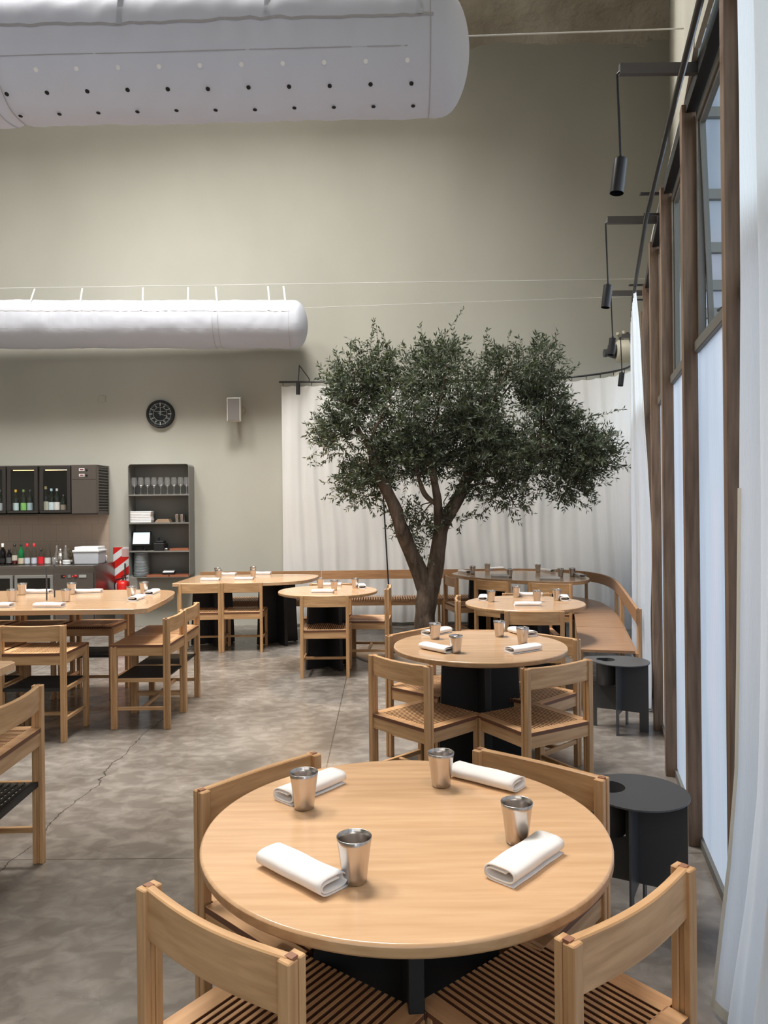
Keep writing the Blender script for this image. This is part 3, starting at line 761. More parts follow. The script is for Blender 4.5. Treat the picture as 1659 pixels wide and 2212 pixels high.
# ================================================================== BENCH
bp=catmull([(-2.36,9.42,0),(0,9.43,0),(1.4,9.46,0),(1.95,9.38,0),(2.32,9.12,0),(2.49,8.7,0),(2.50,8.2,0),(2.38,7.5,0),(1.93,5.62,0)],16)
BL=arclen(bp)
root=empty('corner_bench',(0,9.3,0)); tag(root,'long wooden bench following the back wall and curving along the windows','bench')
R0=Vector((0,9.3,0))
def bpt(s,off,z):
    p,d=sample(bp,BL,s); n=Vector((d.y,-d.x,0))   # inward (right-hand side of travel = room)
    return p+n*off+Vector((0,0,z))-R0
def slab(s0,s1,o0,o1,z0,z1,n,name,mt,bev=0):
    b=MB(); vs=[];fs=[]
    for i in range(n+1):
        s=s0+(s1-s0)*i/n
        vs+=[bpt(s,o0,z0),bpt(s,o1,z0),bpt(s,o1,z1),bpt(s,o0,z1)]
    for i in range(n):
        a=i*4
        for k in range(4): fs.append((a+k,a+4+k,a+4+(k+1)%4,a+(k+1)%4))
    fs+=[(3,2,1,0)[::-1],(n*4,n*4+1,n*4+2,n*4+3)[::-1]]
    b.add(vs,fs)
    o=b.build(name,mt,root); 
    bm=bmesh.new(); bm.from_mesh(o.data); bmesh.ops.recalc_face_normals(bm,faces=bm.faces); bm.to_mesh(o.data); bm.free()
    return o
segs=[(0.02,1.55),(1.56,3.05),(3.06,3.95),(3.96,5.0),(5.01,BL[-1]-1.72),(BL[-1]-1.71,BL[-1])]
for i,(a,b) in enumerate(segs):
    slab(a,b,0,.024,.655,.765,18,'backrest',M['bench'])
    slab(a,b,.01,.03,.372,.425,18,'seat_rail',M['bench'])
    slab(a,b,.425,.445,.372,.425,18,'seat_rail',M['bench'])
for s in (.05,1.55,3.05,3.95,5.0,6.1,BL[-1]-1.7,BL[-1]-.02):
    b=MB(); p=bpt(s,.0,0); b.beam(p-Vector((0,0,0)),p+Vector((0,0,.765 if s>BL[-1]-.1 else .66)),.03,.035); b.build('post',M['woodZ'],root)
for s in (.05,1.55,3.05,3.95,5.0,6.1,BL[-1]-1.7,BL[-1]-.03):
    b=MB(); p=bpt(s,.43,0); b.beam(p,p+Vector((0,0,.425)),.03,.04); b.build('leg',M['woodZ'],root)
# slatted seat along the back wall
st=MB(); s=.03
while s<3.94:
    a0,a1=bpt(s,.025,0),bpt(s,.45,0); d=bpt(s+.017,.025,0)-a0
    st.add([a0+Vector((0,0,.426)),a1+Vector((0,0,.426)),a1+d+Vector((0,0,.426)),a0+d+Vector((0,0,.426)),
            a0+Vector((0,0,.446)),a1+Vector((0,0,.446)),a1+d+Vector((0,0,.446)),a0+d+Vector((0,0,.446))],
           [(3,2,1,0)[::-1],(4,5,6,7)[::-1],(0,1,5,4)[::-1],(1,2,6,5)[::-1],(2,3,7,6)[::-1],(3,0,4,7)[::-1]])
    s+=.030
st.build('slatted_seat',M['bench'],root)
for a,b in ((3.96,5.0),(5.01,BL[-1]-2.1),(BL[-1]-2.09,BL[-1]-1.12),(BL[-1]-1.11,BL[-1])):
    slab(a,b,.035,.45,.425,.446,20,'board_seat',M['benchY'])

# ================================================================== TABLE SETTINGS
def cup_mb(h=.096,rt=.0385,rb=.0265,seg=32):
    b=MB()
    pr=[(.0001,.0),(rb-.002,0),(rb,.002)]
    for i in range(1,9):
        t=i/8; pr.append((rb+(rt-rb)*(.75*t+.25*t*t),.002+(h-.002)*t))
    r1,z1=pr[-1]; pr.append((r1-.0006,z1+.0006)); pr.append((r1-.0014,z1))
    for i in range(7,-1,-1):
        t=i/8; pr.append((rb+(rt-rb)*(.75*t+.25*t*t)-.0014,.004+(h-.004)*t))
    pr.append((.0001,.004)); b.lathe(pr,seg); return b
cup0=None
def cup(px,py,h,label,group,zoff=0,prev=None):
    global cup0
    p=at(px,py,h)
    if cup0 is None: cup0=cup_mb().build('steel_cup',M['steel']); o=cup0
    else: o=cup0.copy(); COL.objects.link(o)
    o.location=(p.x,p.y,h+.0005+zoff); o.rotation_euler=(0,0,random.random()*6); tag(o,label,'cup',group); return o
def napkin_mb(L=.212,a=.038,b=.0165,turns=1.6,th=.0030,seed=0):
    N=64; pts=[]
    rnd=random.Random(seed)
    for i in range(N+1):
        t=i/N; g=-PI/2+.25 - t*turns*2*PI; k=1-.30*t; u_=max(0,t-.45)
        e=.62
        cx_=math.copysign(abs(math.cos(g))**e,math.cos(g))*a*(1-.35*u_); cz=math.copysign(abs(math.sin(g))**.8,math.sin(g))*b*(1-.62*u_-.25*t)
        pts.append(Vector((cx_,cz)))
    # a flat tail lying on the table
    pts=[Vector((a*1.02,-b-.0000)),Vector((a*.6,-b))]+pts[1:]
    n=len(pts); outer=[];inner=[]
    for i in range(n):
        d=(pts[min(i+1,n-1)]-pts[max(i-1,0)]); d=d.normalized() if d.length>0 else Vector((1,0)); nn=Vector((-d.y,d.x))
        outer.append(pts[i]+nn*th/2); inner.append(pts[i]-nn*th/2)
    ring=outer+inner[::-1]; m=len(ring); zmin=min(p.y for p in ring)
    K=10; vs=[]
    for j in range(K+1):
        y=-L/2+L*j/K; w=1+.02*math.sin(j*1.1+seed)
        yo=.0
        for p in ring: vs.append((p.x*w, y+ (p.y*.15 if j in (0,K) else 0), (p.y-zmin)*(1+.03*math.sin(j*.9+seed))))
    fs=[]
    for j in range(K):
        for i in range(m): fs.append((j*m+i,(j+1)*m+i,(j+1)*m+(i+1)%m,j*m+(i+1)%m))
    for j,fl in ((0,False),(K,True)):
        for i in range(n-1):
            q=(j*m+i,j*m+i+1,j*m+m-2-i,j*m+m-1-i); fs.append(q[::-1] if fl else q)
    b_=MB(); b_.add(vs,fs,True); return b_
naps=[]
def napkin(p0,p1,h,label,group,L=None):
    a=at(*p0,h); b=at(*p1,h); d=b-a; mid=(a+b)/2
    if len(naps)<3:
        o=napkin_mb(seed=len(naps)*3+1).build('rolled_napkin',M['napkin']); naps.append(o)
        bm=bmesh.new(); bm.from_mesh(o.data); bmesh.ops.recalc_face_normals(bm,faces=bm.faces); bm.to_mesh(o.data); bm.free()
    else: o=naps[random.randrange(3)].copy(); COL.objects.link(o)
    o.location=(mid.x,mid.y,h+.0005); o.rotation_euler=(0,0,math.atan2(-d.x,d.y)); o.scale=(1,1,1)
    if L: o.scale=(1,L/.205,1)
    tag(o,label,'napkin',group); return o
def settings(tname,h,naplist,cuplist,gname):
    for i,(p0,p1,w) in enumerate(naplist): napkin(p0,p1,h,'white rolled napkin '+w+' on '+tname,'rolled napkins on '+gname)
    for i,(px,py,w) in enumerate(cuplist): cup(px,py,h,'steel cup '+w+' on '+tname,'steel cups on '+gname)
settings('the nearest round table',.75,
 [((728,1932),(578,1857),'at front left'),((1070,1913),(1193,1828),'at front right'),((603,1738),(735,1683),'at back left'),((1115,1706),(990,1674),'at back right')],
 [(766,1903,'beside the front left napkin'),(1117,1819,'behind the front right napkin'),(657,1745,'before the back left napkin'),(953,1697,'left of the back right napkin')],'nearest table')
settings('the second round table',.75,
 [((970,1411),(917,1400),'at front left'),((1098,1412),(1163,1402),'at front right'),((915,1375),(972,1364),'at back left'),((1155,1377),(1103,1364),'at back right')],
 [(985,1410,'right of the front left napkin'),(1129,1391,'behind the front right napkin'),(940,1380,'before the back left napkin'),(1079,1375,'left of the back right napkin')],'second table')
settings('the third round table',.75,
 [((1109,1309),(1171,1309),'at the front'),((1041,1301),(1046,1289),'at the left'),((1222,1302),(1216,1289),'at the right'),((1123,1288),(1167,1288),'at the back')],
 [(1061,1300,'at the left'),(1115,1290,'at the back'),(1160,1300,'behind the front napkin'),(1203,1297,'at the right')],'third table')
settings('the far oval table',.75,
 [((994,1236),(1014,1239),'at the left end'),((1063,1246),(1100,1247),'at front left'),((1164,1252),(1214,1253),'at front right'),((1058,1231),(1084,1230),'at back left'),((1168,1233),(1200,1237),'at back right'),((1244,1243),(1263,1249),'at the right end')],
 [(1021,1240,'at the left end'),(1053,1234,'at back left'),(1101,1247,'behind the front left napkin'),(1162,1236,'at back right'),(1211,1246,'behind the front right napkin'),(1236,1245,'at the right end')],'oval table')
settings('the small round table left of the tree',.75,
 [((673,1281),(722,1281),'at the front'),((699,1266),(733,1266),'at the back'),((783,1276),(781,1264),'at the right')],
 [(692,1269,'at back left'),(722,1275,'behind the front napkin'),(767,1270,'at the right')],'small round table')
settings('the far left long table',.75,
 [((431,1255),(479,1255),'at front left'),((505,1253),(551,1253),'at front right'),((476,1243),(508,1243),'at back left'),((552,1241),(583,1241),'at back right')],
 [(470,1244,'at back left'),(473,1249,'at front left'),(547,1241,'at back right'),(547,1248,'at front right')],'long table')
settings('the high table',.862,
 [((68,1312),(146,1312),'at front centre'),((-40,1312),(32,1312),'at front left'),((56,1282),(112,1282),'at back left'),((165,1282),(219,1281),'at back centre'),((277,1303),(312,1290),'nearest the right end'),((312,1290),(344,1277),'second at the right end')],
 [(26,1300,'at front left'),(48,1285,'at back left'),(155,1284,'at back centre'),(143,1300,'at front centre'),(284,1293,'nearer at the right end'),(311,1282,'farther at the right end')],'high table')

# ================================================================== SIDE TABLES
def side_table(c,rz,label):
    root=empty('side_table',(c[0],c[1],0),rz); tag(root,label,'side table','charcoal steel side tables')
    # local: +x to the broad end, hole at -x
    R,r,cx0=.185,.085,-.18
    dist=-cx0; al=math.acos((R-r)/dist)
    pts=[]
    n=36
    for i in range(n+1):
        g=-(PI-al)+2*(PI-al)*i/n; pts.append((R*math.cos(g),R*math.sin(g)))
    for i in range(n//2+1):
        g=(PI-al)+2*al*i/(n//2); pts.append((cx0+r*math.cos(g),r*math.sin(g)))
    h=.475; hr=.064; hc=(cx0+.07,0)
    m_=len(pts); vs=[]; hole=[]
    for p in pts:
        a=math.atan2(p[1]-hc[1],p[0]-hc[0]); hole.append((hc[0]+hr*math.cos(a),hc[1]+hr*math.sin(a)))
    for z in (h-.006,h):
        vs+=[(*p,z) for p in pts]+[(*p,z) for p in hole]
    fs=[]
    for i in range(m_):
        j=(i+1)%m_
        fs.append((2*m_+i,2*m_+j,3*m_+j,3*m_+i)); fs.append((i,m_+i,m_+j,j)); fs.append((i,j,2*m_+j,2*m_+i)); fs.append((m_+j,m_+i,3*m_+i,3*m_+j))
    MB().add(vs,fs).build('top',M['grey'],root)
    b=MB(); b.lathe([(hr,h-.003),(hr,h-.17),(.0001,h-.17)],28,c=(hc[0],hc[1],0)); b.lathe([(hr-.002,h-.003),(hr-.002,h-.168),(.0001,h-.168)],28,c=(hc[0],hc[1],0)); b.build('bin',M['grey'],root)
    for ang,x0,x1 in ((0,-.235,.175),(PI/2,-.175,.175)):
        b=MB(); b.M=Matrix.Rotation(ang,4,'Z'); t=.0035; H=h-.006; ft=.06; arch=.13
        for a0,a1,z0 in ((x0,x0+ft,0),(x1-ft,x1,0),(x0+ft,x1-ft,arch)):
            if ang==0 and a0<hc[0]+hr and a1>hc[0]-hr and z0==arch:
                b.box(a0,hc[0]+hr,-t,t,z0,h-.18); b.box(hc[0]+hr,a1,-t,t,z0,H)
            elif ang==0 and a0<hc[0]+hr and z0==0:
                b.box(a0,a1,-t,t,z0,h-.18)
            else: b.box(a0,a1,-t,t,z0,H)
        b.build('leg_plate',M['grey'],root)
    return root
side_table((1.64,5.14),math.radians(-30),'charcoal steel side table with round hole beyond the second table')
side_table((.945,2.79),math.radians(-28),'large charcoal steel side table with round hole beside nearest table')

# ================================================================== TREE
TY=7.95
def tp(x,y,dy=0): 
    p=atz(x,y,TY); return Vector((p.x,TY+dy,p.z))
tb=tp(918,1395); tb.z=0
root=empty('olive_tree',tuple(tb)); tag(root,'tall indoor olive tree with forked trunk growing up through the floor','tree')
m=mat('olive_bark',(.10,.075,.055),.95,spec=.2); M['bark']=m
vary(m,(.045,.032,.024),(.17,.13,.10),scale=5,det=9,stretch=(2.5,2.5,.7),bump=1.0,bscale=9,dist=.04)
nb=nd(m,'ShaderNodeTexCoord')
rnd=random.Random(11)
br=MB()
def limb(pts,r0,r1,seg=14,wob=.004):
    P=catmull(pts,7); n=len(P)
    rs=[r0+(r1-r0)*(i/(n-1))+wob*noise.noise(P[i]*6)*2 for i in range(n)]
    br.tube([p-tb for p in P],rs,seg); return P
base=[Vector((tb.x,TY,0)),tp(917,1350),tp(921,1300),tp(926,1262)]
limb(base,.112,.112,18,.012)
nodes=[]
LA=limb([tp(924,1290),tp(906,1235),tp(886,1190,-.05),tp(866,1140,-.1),tp(852,1095,-.1),tp(830,1050,-.12),tp(812,1010,-.1),tp(800,960,-.1)],.095,.045)
LB=limb([tp(926,1285),tp(940,1230,.03),tp(948,1180,.05),tp(955,1140,.06),tp(972,1108,.08),tp(995,1070,.1),tp(1015,1020,.1),tp(1035,960,.1)],.100,.050)
LC=limb([tp(950,1150,.06),tp(946,1110,-.02),tp(944,1080,-.08),tp(935,1030,-.1),tp(925,960,-.1)],.062,.03)
LD=limb([tp(945,1092,-.05),tp(918,1070,-.1),tp(905,1040,-.15),tp(890,990,-.2)],.028,.015)
LE=limb([tp(1010,1040,.1),tp(1060,1010,.05),tp(1120,990,0),tp(1180,985,-.05)],.035,.014)
LF=limb([tp(805,980,-.1),tp(775,930,-.05),tp(750,880,0)],.035,.014)
anch=[p for l in (LA,LB,LC) for p in l[len(l)*2//3:]]+LD[3:]+LE[2:]+LF
# crown clumps: px centre, px radii, depth radius
CL=[(1000,870,175,120,.65),(830,915,125,125,.6),(1115,945,165,105,.65),(1000,985,150,75,.55),(1225,985,90,85,.45),(905,1115,52,42,.22),
    (755,855,60,60,.35),(1120,800,90,62,.45),(795,790,42,48,.2),(775,1045,60,40,.3),(1090,1065,70,36,.35),(1240,1050,62,36,.3),(925,800,90,55,.4),
    (1190,860,62,60,.3),(730,960,45,60,.25),(1290,1000,40,55,.2),(870,1000,90,50,.4),(985,1120,22,22,.1),(925,1180,14,30,.05)]
def rand_in(c):
    while True:
        v=Vector((rnd.uniform(-1,1),rnd.uniform(-1,1),rnd.uniform(-1,1)))
        if v.length<1: break
    k=v.length**.25/max(v.length,.01)*v.length
    p=tp(c[0]+v.x*c[2],c[1]+v.z*c[3]); p.y+=v.y*c[4]; return p,v
targets=[]
for c in CL[:16]:
    for i in range(max(2,int(c[2]*c[3]/1500))): targets.append(rand_in(c)[0])
sub=[]
for t in targets:
    a=min(anch,key=lambda q:(q-t).length+(.0 if q.z<t.z else .3)); mid=(a+t)/2+Vector((rnd.uniform(-.08,.08),rnd.uniform(-.08,.08),rnd.uniform(.0,.12)))
    P=catmull([a,mid,t],5); d=(t-a).length
    br.tube([p-tb for p in P],[.016*(1-i/(len(P)-1))*min(1,d)+.004 for i in range(len(P))],6); sub+=P[3:]
br.build('trunk',M['bark'],root)
# foliage
lv=MB(); tw=MB()
def leaf(p,d,L,w):
    d=d.normalized(); s=d.cross(Vector((rnd.uniform(-1,1),rnd.uniform(-1,1),rnd.uniform(-1,1))))
    if s.length<.05: s=d.orthogonal()
    s=s.normalized()*w; n=d.cross(s).normalized()*w*.35
    a=p+d*L*.45
    lv.v+= [p,a+s+n,p+d*L,a-s+n,a]; b=len(lv.v)-5
    lv.f+=[[b,b+1,b+4],[b+1,b+2,b+4],[b+4,b+2,b+3],[b,b+4,b+3]]
    k=rnd.random(); mi=0 if k<.62 else (1 if k<.90 else 2)
    lv.sm+=[False]*4; lv.mi+=[mi]*4
def twig(p,d,L,n):
    pts=[p]; q=p.copy(); dd=d.normalized(); st=L/n
    for i in range(n):
        dd=(dd+Vector((rnd.uniform(-.25,.25),rnd.uniform(-.25,.25),rnd.uniform(-.22,.2)))).normalized(); q=q+dd*st; pts.append(q.copy())
        for s in (-1,1):
            if rnd.random()<.9:
                o=dd.orthogonal().normalized(); o.rotate(Quaternion(dd,rnd.uniform(0,2*PI)))
                leaf(q,(dd*.75+o*.8),rnd.uniform(.042,.068),rnd.uniform(.0065,.0100))
    tw.tube([x-Vector((0,0,0)) for x in pts[::2]+[pts[-1]]],.0014,3,cap=False)
for ci,c in enumerate(CL):
    vol=c[2]*c[3]
    n=int(vol/14.5)+6
    if ci in (17,18): n=14
    for i in range(n):
        p,v=rand_in(c)
        if ci<17 and noise.noise(p*2.6)<-.55+.62*min(1,v.length): continue
        out=Vector((v.x,v.y*.6,-v.z*.8))
        d=out*.7+Vector((rnd.uniform(-.7,.7),rnd.uniform(-.7,.7),rnd.uniform(-.3,.8)))
        twig(p,d,rnd.uniform(.10,.26),rnd.randint(5,9))
for (x0,y0),(x1,y1) in (((940,770),(1000,672)),((800,760),(808,698)),((1040,760),(1052,716)),((1145,780),(1155,722)),((1180,800),(1203,768)),((1240,930),(1340,886)),((1200,850),(1245,792)),((850,800),(820,715)),((700,1010),(672,1003)),((1300,980),(1335,940)),((740,1060),(700,1078)),((1110,1090),(1150,1110)),((1240,1080),(1262,1102)),((880,790),(868,745)),((1000,790),(985,740)),((860,1160),(835,1140)),((1090,760),(1100,725))):
    a=tp(x0,y0,-.1); b=tp(x1,y1,-.1); L=(b-a).length; n=max(5,int(L/.028)); q=a.copy(); pts=[a]
    for i in range(n):
        q=a.lerp(b,(i+1)/n)+Vector((0,0,.03*math.sin(PI*(i+1)/n))); pts.append(q)
        for s in (-1,1): leaf(q,(b-a).normalized()*.7+Vector((rnd.uniform(-.8,.8),rnd.uniform(-.8,.8),rnd.uniform(-.8,.8))),rnd.uniform(.035,.055),.0075)
    tw.tube(pts,.0018,3,cap=False)
lv.v=[p-tb for p in lv.v]; tw.v=[p-tb for p in tw.v]
def leafmat(n,c,t):
    m=cloth(n,c,.25,t,0,1); bs(m).inputs['Roughness'].default_value=.5; bs(m).inputs['Specular IOR Level'].default_value=.4; return m
lo=lv.build('foliage',[leafmat('leaf_dark',(.050,.066,.046),(.06,.09,.02)),leafmat('leaf_mid',(.10,.125,.085),(.12,.16,.04)),leafmat('leaf_pale',(.24,.27,.21),(.2,.24,.08))],root)
lo['kind']='stuff'
t_=tw.build('twigs',M['bark'],root); t_['kind']='stuff'
# pit cover around the trunk
b=MB(); b.lathe([(.13,.006),(.72,.006),(.74,.004),(.745,0)],64)
m=mat('pit_cover',(.15,.125,.10),.6); vary(m,(.11,.09,.07),(.19,.16,.13),scale=6)
o=b.build('tree_pit_cover',m,loc=(tb.x-.02,TY-.03,.001)); tag(o,'flat round floor cover set around the olive tree trunk','pit cover')
p0=at(846,1411,0); root=empty('support_pole',(p0.x,p0.y,0)); tag(root,'thin leaning black pole beside the olive tree trunk','pole')
MB().tube([(0,0,.0),(-.025,0,.72)],[.019,.017],10).build('sleeve',M['black'],root)
MB().tube([(-.025,0,.70),(-.085,0,1.95)],.0075,8).build('rod',M['black'],root)
MB().box(-.035,.05,-.03,.03,0,.012).build('foot',M['black'],root)

# ================================================================== WALL ITEMS
def wpx(x,y,z=BACK): return atz(x,y,z)
# clock
c=wpx(348,895); root=empty('wall_clock',(c.x,BACK,c.z)); tag(root,'round black instrument-style wall clock with pale markings','clock')
b=MB(); b.M=Matrix.Rotation(PI/2,4,'X')
b.lathe([(.187,.0),(.187,.045),(.180,.052),(.168,.052),(.165,.040)],56); b.build('case',M['black'],root)
b=MB(); b.M=Matrix.Rotation(PI/2,4,'X'); b.disc(.167,.040,56); b.build('dial',mat('clock_dial',(.008,.012,.014),.35),root)
mk=MB(); mk.M=Matrix.Rotation(PI/2,4,'X')
M['mark']=mat('clock_marks',(.55,.56,.54),.6)
for k in range(60):
    a=2*PI*k/60; l=.018 if k%5 else .026; w=.0016 if k%5 else .003; r=.150
    if k%15==0: l=.045; w=.005
    c_,s_=math.cos(a),math.sin(a)
    mk.add([(c_*r-s_*w,s_*r+c_*w,.0415),(c_*r+s_*w,s_*r-c_*w,.0415),(c_*(r-l)+s_*w,s_*(r-l)-c_*w,.0415),(c_*(r-l)-s_*w,s_*(r-l)+c_*w,.0415)],[(3,2,1,0)])
for k in range(12):
    a=2*PI*k/12
    if k%3==0: continue
    x_,y_=.112*math.cos(a),.112*math.sin(a)
    for dx in (-.008,.006): mk.box(x_+dx-.004,x_+dx+.004,y_-.006,y_+.006,.0405,.0415)
mk.lathe([(.090,.0412),(.0935,.0412)],60); mk.box(-.075,.070,.030,.034,.0405,.0416); mk.box(-.02,.02,.022,.026,.0405,.0414)
mk.build('dial_marks',M['mark'],root)
hd=MB(); hd.M=Matrix.Rotation(PI/2,4,'X'); hd.beam((-.03,.012,.045),(.10,-.035,.045),.004,.002); hd.beam((0,-.025,.046),(.004,.085,.046),.004,.002); hd.disc(.007,.047,12); hd.build('hand',M['mark'],root)
# loudspeaker
c=wpx(509,885,9.76); root=empty('wall_speaker',(c.x,BACK,c.z)); tag(root,'small off-white loudspeaker with grey grille on the back wall','speaker')
b=MB(); w0,w1=.105,.085
vs=[(-w0,-.25,-.16),(w0-.03,-.25,-.16),(w0-.03,-.25+.0,.15),(-w0,-.25,.15),(-w1+.03,-.06,-.15),(w1-.03,-.06,-.15),(w1-.03,-.06,.185),(-w1+.03,-.06,.185)]
b.add(vs,[(0,1,2,3),(5,4,7,6),(1,5,6,2),(4,0,3,7),(3,2,6,7),(4,5,1,0)])
M['spk']=mat('speaker_shell',(.58,.56,.50),.6)
b.build('cabinet',M['spk'],root,bev=.006)
MB().box(-w0+.012,w0-.042,-.256,-.249,-.148,.138).build('grille',mat('speaker_grille',(.14,.13,.12),.8),root)
MB().tube([(0,-.07,0),(0,0,0)],.02,8).build('bracket',M['spk'],root)
MB().tube([(.07,-.10,.06),(.105,-.10,.03),(.11,-.09,-.02),(.08,-.09,-.05)],.003,6).build('cable',mat('cable_red',(.35,.10,.06),.6),root)
# blank wall plate
c=wpx(221,862); o=MB().box(-.045,.045,-.014,0,-.042,.042).build('wall_plate',M['plaster'],loc=(c.x,BACK,c.z),bev=.002); tag(o,'small square cover plate on the wall left of the clock','wall plate')

ORD=['first','second','third','fourth','fifth','sixth','seventh','eighth','ninth','tenth','eleventh','twelfth','thirteenth','fourteenth','fifteenth','sixteenth','seventeenth','eighteenth','nineteenth','twentieth','topmost']
# ---- shelf unit
FZ=9.67
a=wpx(276,1003,FZ); b_=wpx(410,1247,FZ); sx0,sx1,sz1,sz0=a.x,b_.x,a.z,b_.z
root=empty('wall_shelf',((sx0+sx1)/2,BACK,sz0)); tag(root,'dark grey steel wall shelf unit with four open compartments','shelf')
hw=(sx1-sx0)/2; hh=sz1-sz0; t=.006
def rrect(w,h,r,n=6):
    pts=[]
    for cx_,cz_,a0 in ((w-r,h-r,0),(-w+r,h-r,90),(-w+r,r,180),(w-r,r,270)):
        for i in range(n+1):
            g=math.radians(a0+90*i/n); pts.append((cx_+r*math.cos(g),cz_+r*math.sin(g)))
    return pts
po=rrect(hw,hh,.04); pi=rrect(hw-t,hh-t,.035); pi=[(x,z+t/2) for x,z in pi]; n=len(po)
b=MB(); vs=[]
for y in (FZ-BACK,-.004): vs+=[(x,y,z) for x,z in po]+[(x,y,z) for x,z in pi]
fs=[]
for i in range(n):
    j=(i+1)%n; fs+= [(i,n+i,n+j,j),(i,j,2*n+j,2*n+i),(n+j,n+i,3*n+i,3*n+j),(2*n+i,2*n+j,3*n+j,3*n+i)]
b.add(vs,fs); b.add([(x,-.006,z) for x,z in po],[tuple(range(n))]); b.build('casing',M['shelf'],root)
SH={}
for nm,y in (('a',1068),('b',1129),('c',1190)):
    z=wpx(340,y,FZ).z; SH[nm]=z; MB().box(-hw+t,hw-t,FZ-BACK+.004,-.008,z-.016-sz0,z-sz0).build('shelf_board',M['shelf'],root)
SH['d']=sz0+t
def on_shelf(px,sh,dy=0): return Vector(((wpx(px,1100,FZ+.10+dy)).x,FZ+.10+dy,SH[sh]+.0008))
# wine glasses, upside down
gm=MB(); gm.lathe([(.0001,.001),(.034,.001),(.033,.004),(.006,.008),(.004,.02),(.004,.09),(.010,.10),(.034,.125),(.040,.15),(.036,.19),(.031,.225)],18)
g0=None
for i in range(9):
    for row in range(1):
        p=Vector((sx0+.055+i*.087,FZ+.08,SH['a']+.001))
        if p.x>sx1-.05: p.x=sx1-.052
        if g0 is None: g0=gm.build('wine_glass',M['wineglass']); o=g0
        else: o=g0.copy(); COL.objects.link(o)
        o.location=p; tag(o,'stemmed wine glass on the top shelf board, %s from the left'%ORD[i],'wine glass','wine glasses on the top shelf')
# folded napkins
f0=None
for i in range(7):
    if f0 is None: f0=MB().box(-.16,.16,-.07,.07,0,.021).build('folded_napkin',M['napkin'],bev=.008,seg=2); o=f0
    else: o=f0.copy(); COL.objects.link(o)
    p=on_shelf(305,'b',.02); o.location=(p.x+random.uniform(-.008,.008)-.0,p.y,p.z+i*.0215); o.scale=(.92,1,1)
    tag(o,'white folded napkin on the second shelf, %s from the bottom of its stack'%ORD[i] ,'napkin','folded napkins stacked on the shelf')
M['kraft']=mat('brown_card',(.34,.24,.16),.8)
for i in range(4):
    p=on_shelf(353,'b'); o=MB().box(-.10+.01*i,.10-.005*i,-.06,.06,0,.010).build('menu_card',M['kraft'],loc=(p.x,p.y,p.z+.0108*i)); tag(o,'brown card beside the folded napkins, %s from the bottom of its stack'%ORD[i],'card','brown cards on the second shelf')
for i in range(4):
    o=cup0.copy(); COL.objects.link(o); p=on_shelf(386,'b'); o.location=(p.x+.0*i+(-.02+.065*(i%2)),p.y-.01+.08*(i//2),p.z); o.scale=(.8,.8,1.1)
    tag(o,'steel cup stored on the second shelf, '+['front left','front right','rear left','rear right'][i]+' of four','cup','steel cups stored on the shelf')
# point-of-sale monitor, printer, tin, boxes
p=on_shelf(306,'c'); root=empty('touchscreen_monitor',tuple(p)); tag(root,'tilted touchscreen monitor on a black stand on the third shelf','monitor')
b=MB(); b.M=Matrix.Rotation(math.radians(-14),4,'X')
b.box(-.125,.125,-.06,-.035,.055,.245); b.build('housing',M['rubber'],root,bev=.006)
b=MB(); b.M=Matrix.Rotation(math.radians(-14),4,'X'); b.box(-.108,.108,-.0625,-.0602,.078,.230); b.build('screen',mat('lit_screen',(.3,.35,.4),.15,emit=(.62,.74,.82),es=.9),root)
MB().box(-.05,.05,-.02,.05,0,.012).box(-.02,.02,0,.02,.01,.10).build('stand',M['rubber'],root)
p=on_shelf(346,'c'); root=empty('receipt_printer',tuple(p)); tag(root,'black receipt printer beside the monitor on the third shelf','printer')
MB().prism([(-.07,-.08),(.07,-.08),(.07,.09),(-.07,.09)],0,.10).build('body',M['rubber'],root,bev=.01)
MB().prism([(-.055,-.05),(.055,-.05),(.055,.07),(-.055,.07)],.10,.128).build('lid',M['black'],root,bev=.008)
MB().tube([(-.03,0,.12),(-.02,0,.17)],.014,8).build('roll_knob',M['black'],root)
p=on_shelf(359,'c',-.04); o=MB().lathe([(.0001,0),(.036,0),(.036,.032),(.0001,.032)],24).build('round_tin',M['stainless'],loc=p); tag(o,'short round metal tin at the right of the receipt printer','tin')
M['terracotta']=mat('brown_tray',(.30,.11,.055),.6)
for px,sh,l,w in ((389,'c','brown tray at the right end of the third shelf',.13),(342,'d','brown tray at the centre of the bottom shelf',.15),(388,'d','brown tray at the right end of the bottom shelf',.13)):
    p=on_shelf(px,sh,-.03); b=MB(); b.box(-w,w,-.06,.10,0,.006); b.box(-w,w,-.06,-.054,.006,.028); b.box(-w,w,.094,.10,.006,.028); b.box(-w,-w+.006,-.06,.10,.006,.028); b.box(w-.006,w,-.06,.10,.006,.028)
    if p.x+w>sx1-.008: p.x=sx1-.010-w
    o=b.build('serving_tray',M['terracotta'],loc=p); tag(o,l,'tray','brown trays on the shelf unit')
pl=None
for i in range(21):
    if pl is None: pl=MB().lathe([(.0001,0),(.06,0),(.098,.010),(.100,.012),(.097,.012),(.058,.003),(.0001,.003)],32).build('plate',mat('plate_glaze',(.78,.82,.84),.3)); o=pl
    else: o=pl.copy(); COL.objects.link(o)
    o.location=(sx0+.125,FZ+.13,SH['d']+.001+i*.0150); tag(o,'pale grey plate, '+(ORD[i]+(' from the bottom' if i<20 else ''))+' of the tall stack on the bottom shelf','plate','plates stacked on the bottom shelf')
p=on_shelf(363,'d',-.0); root=MB().box(-.075,.075,-.05,.09,0,.03).build('notebook',M['black'],loc=(p.x,p.y,SH['d']+.030)); root.rotation_euler=(.12,0,.15); tag(root,'dark notebook with white pages lying on a bottom shelf tray','book')
MB().box(-.07,.072,-.046,.088,.030,.036).build('pages',M['white'],root)

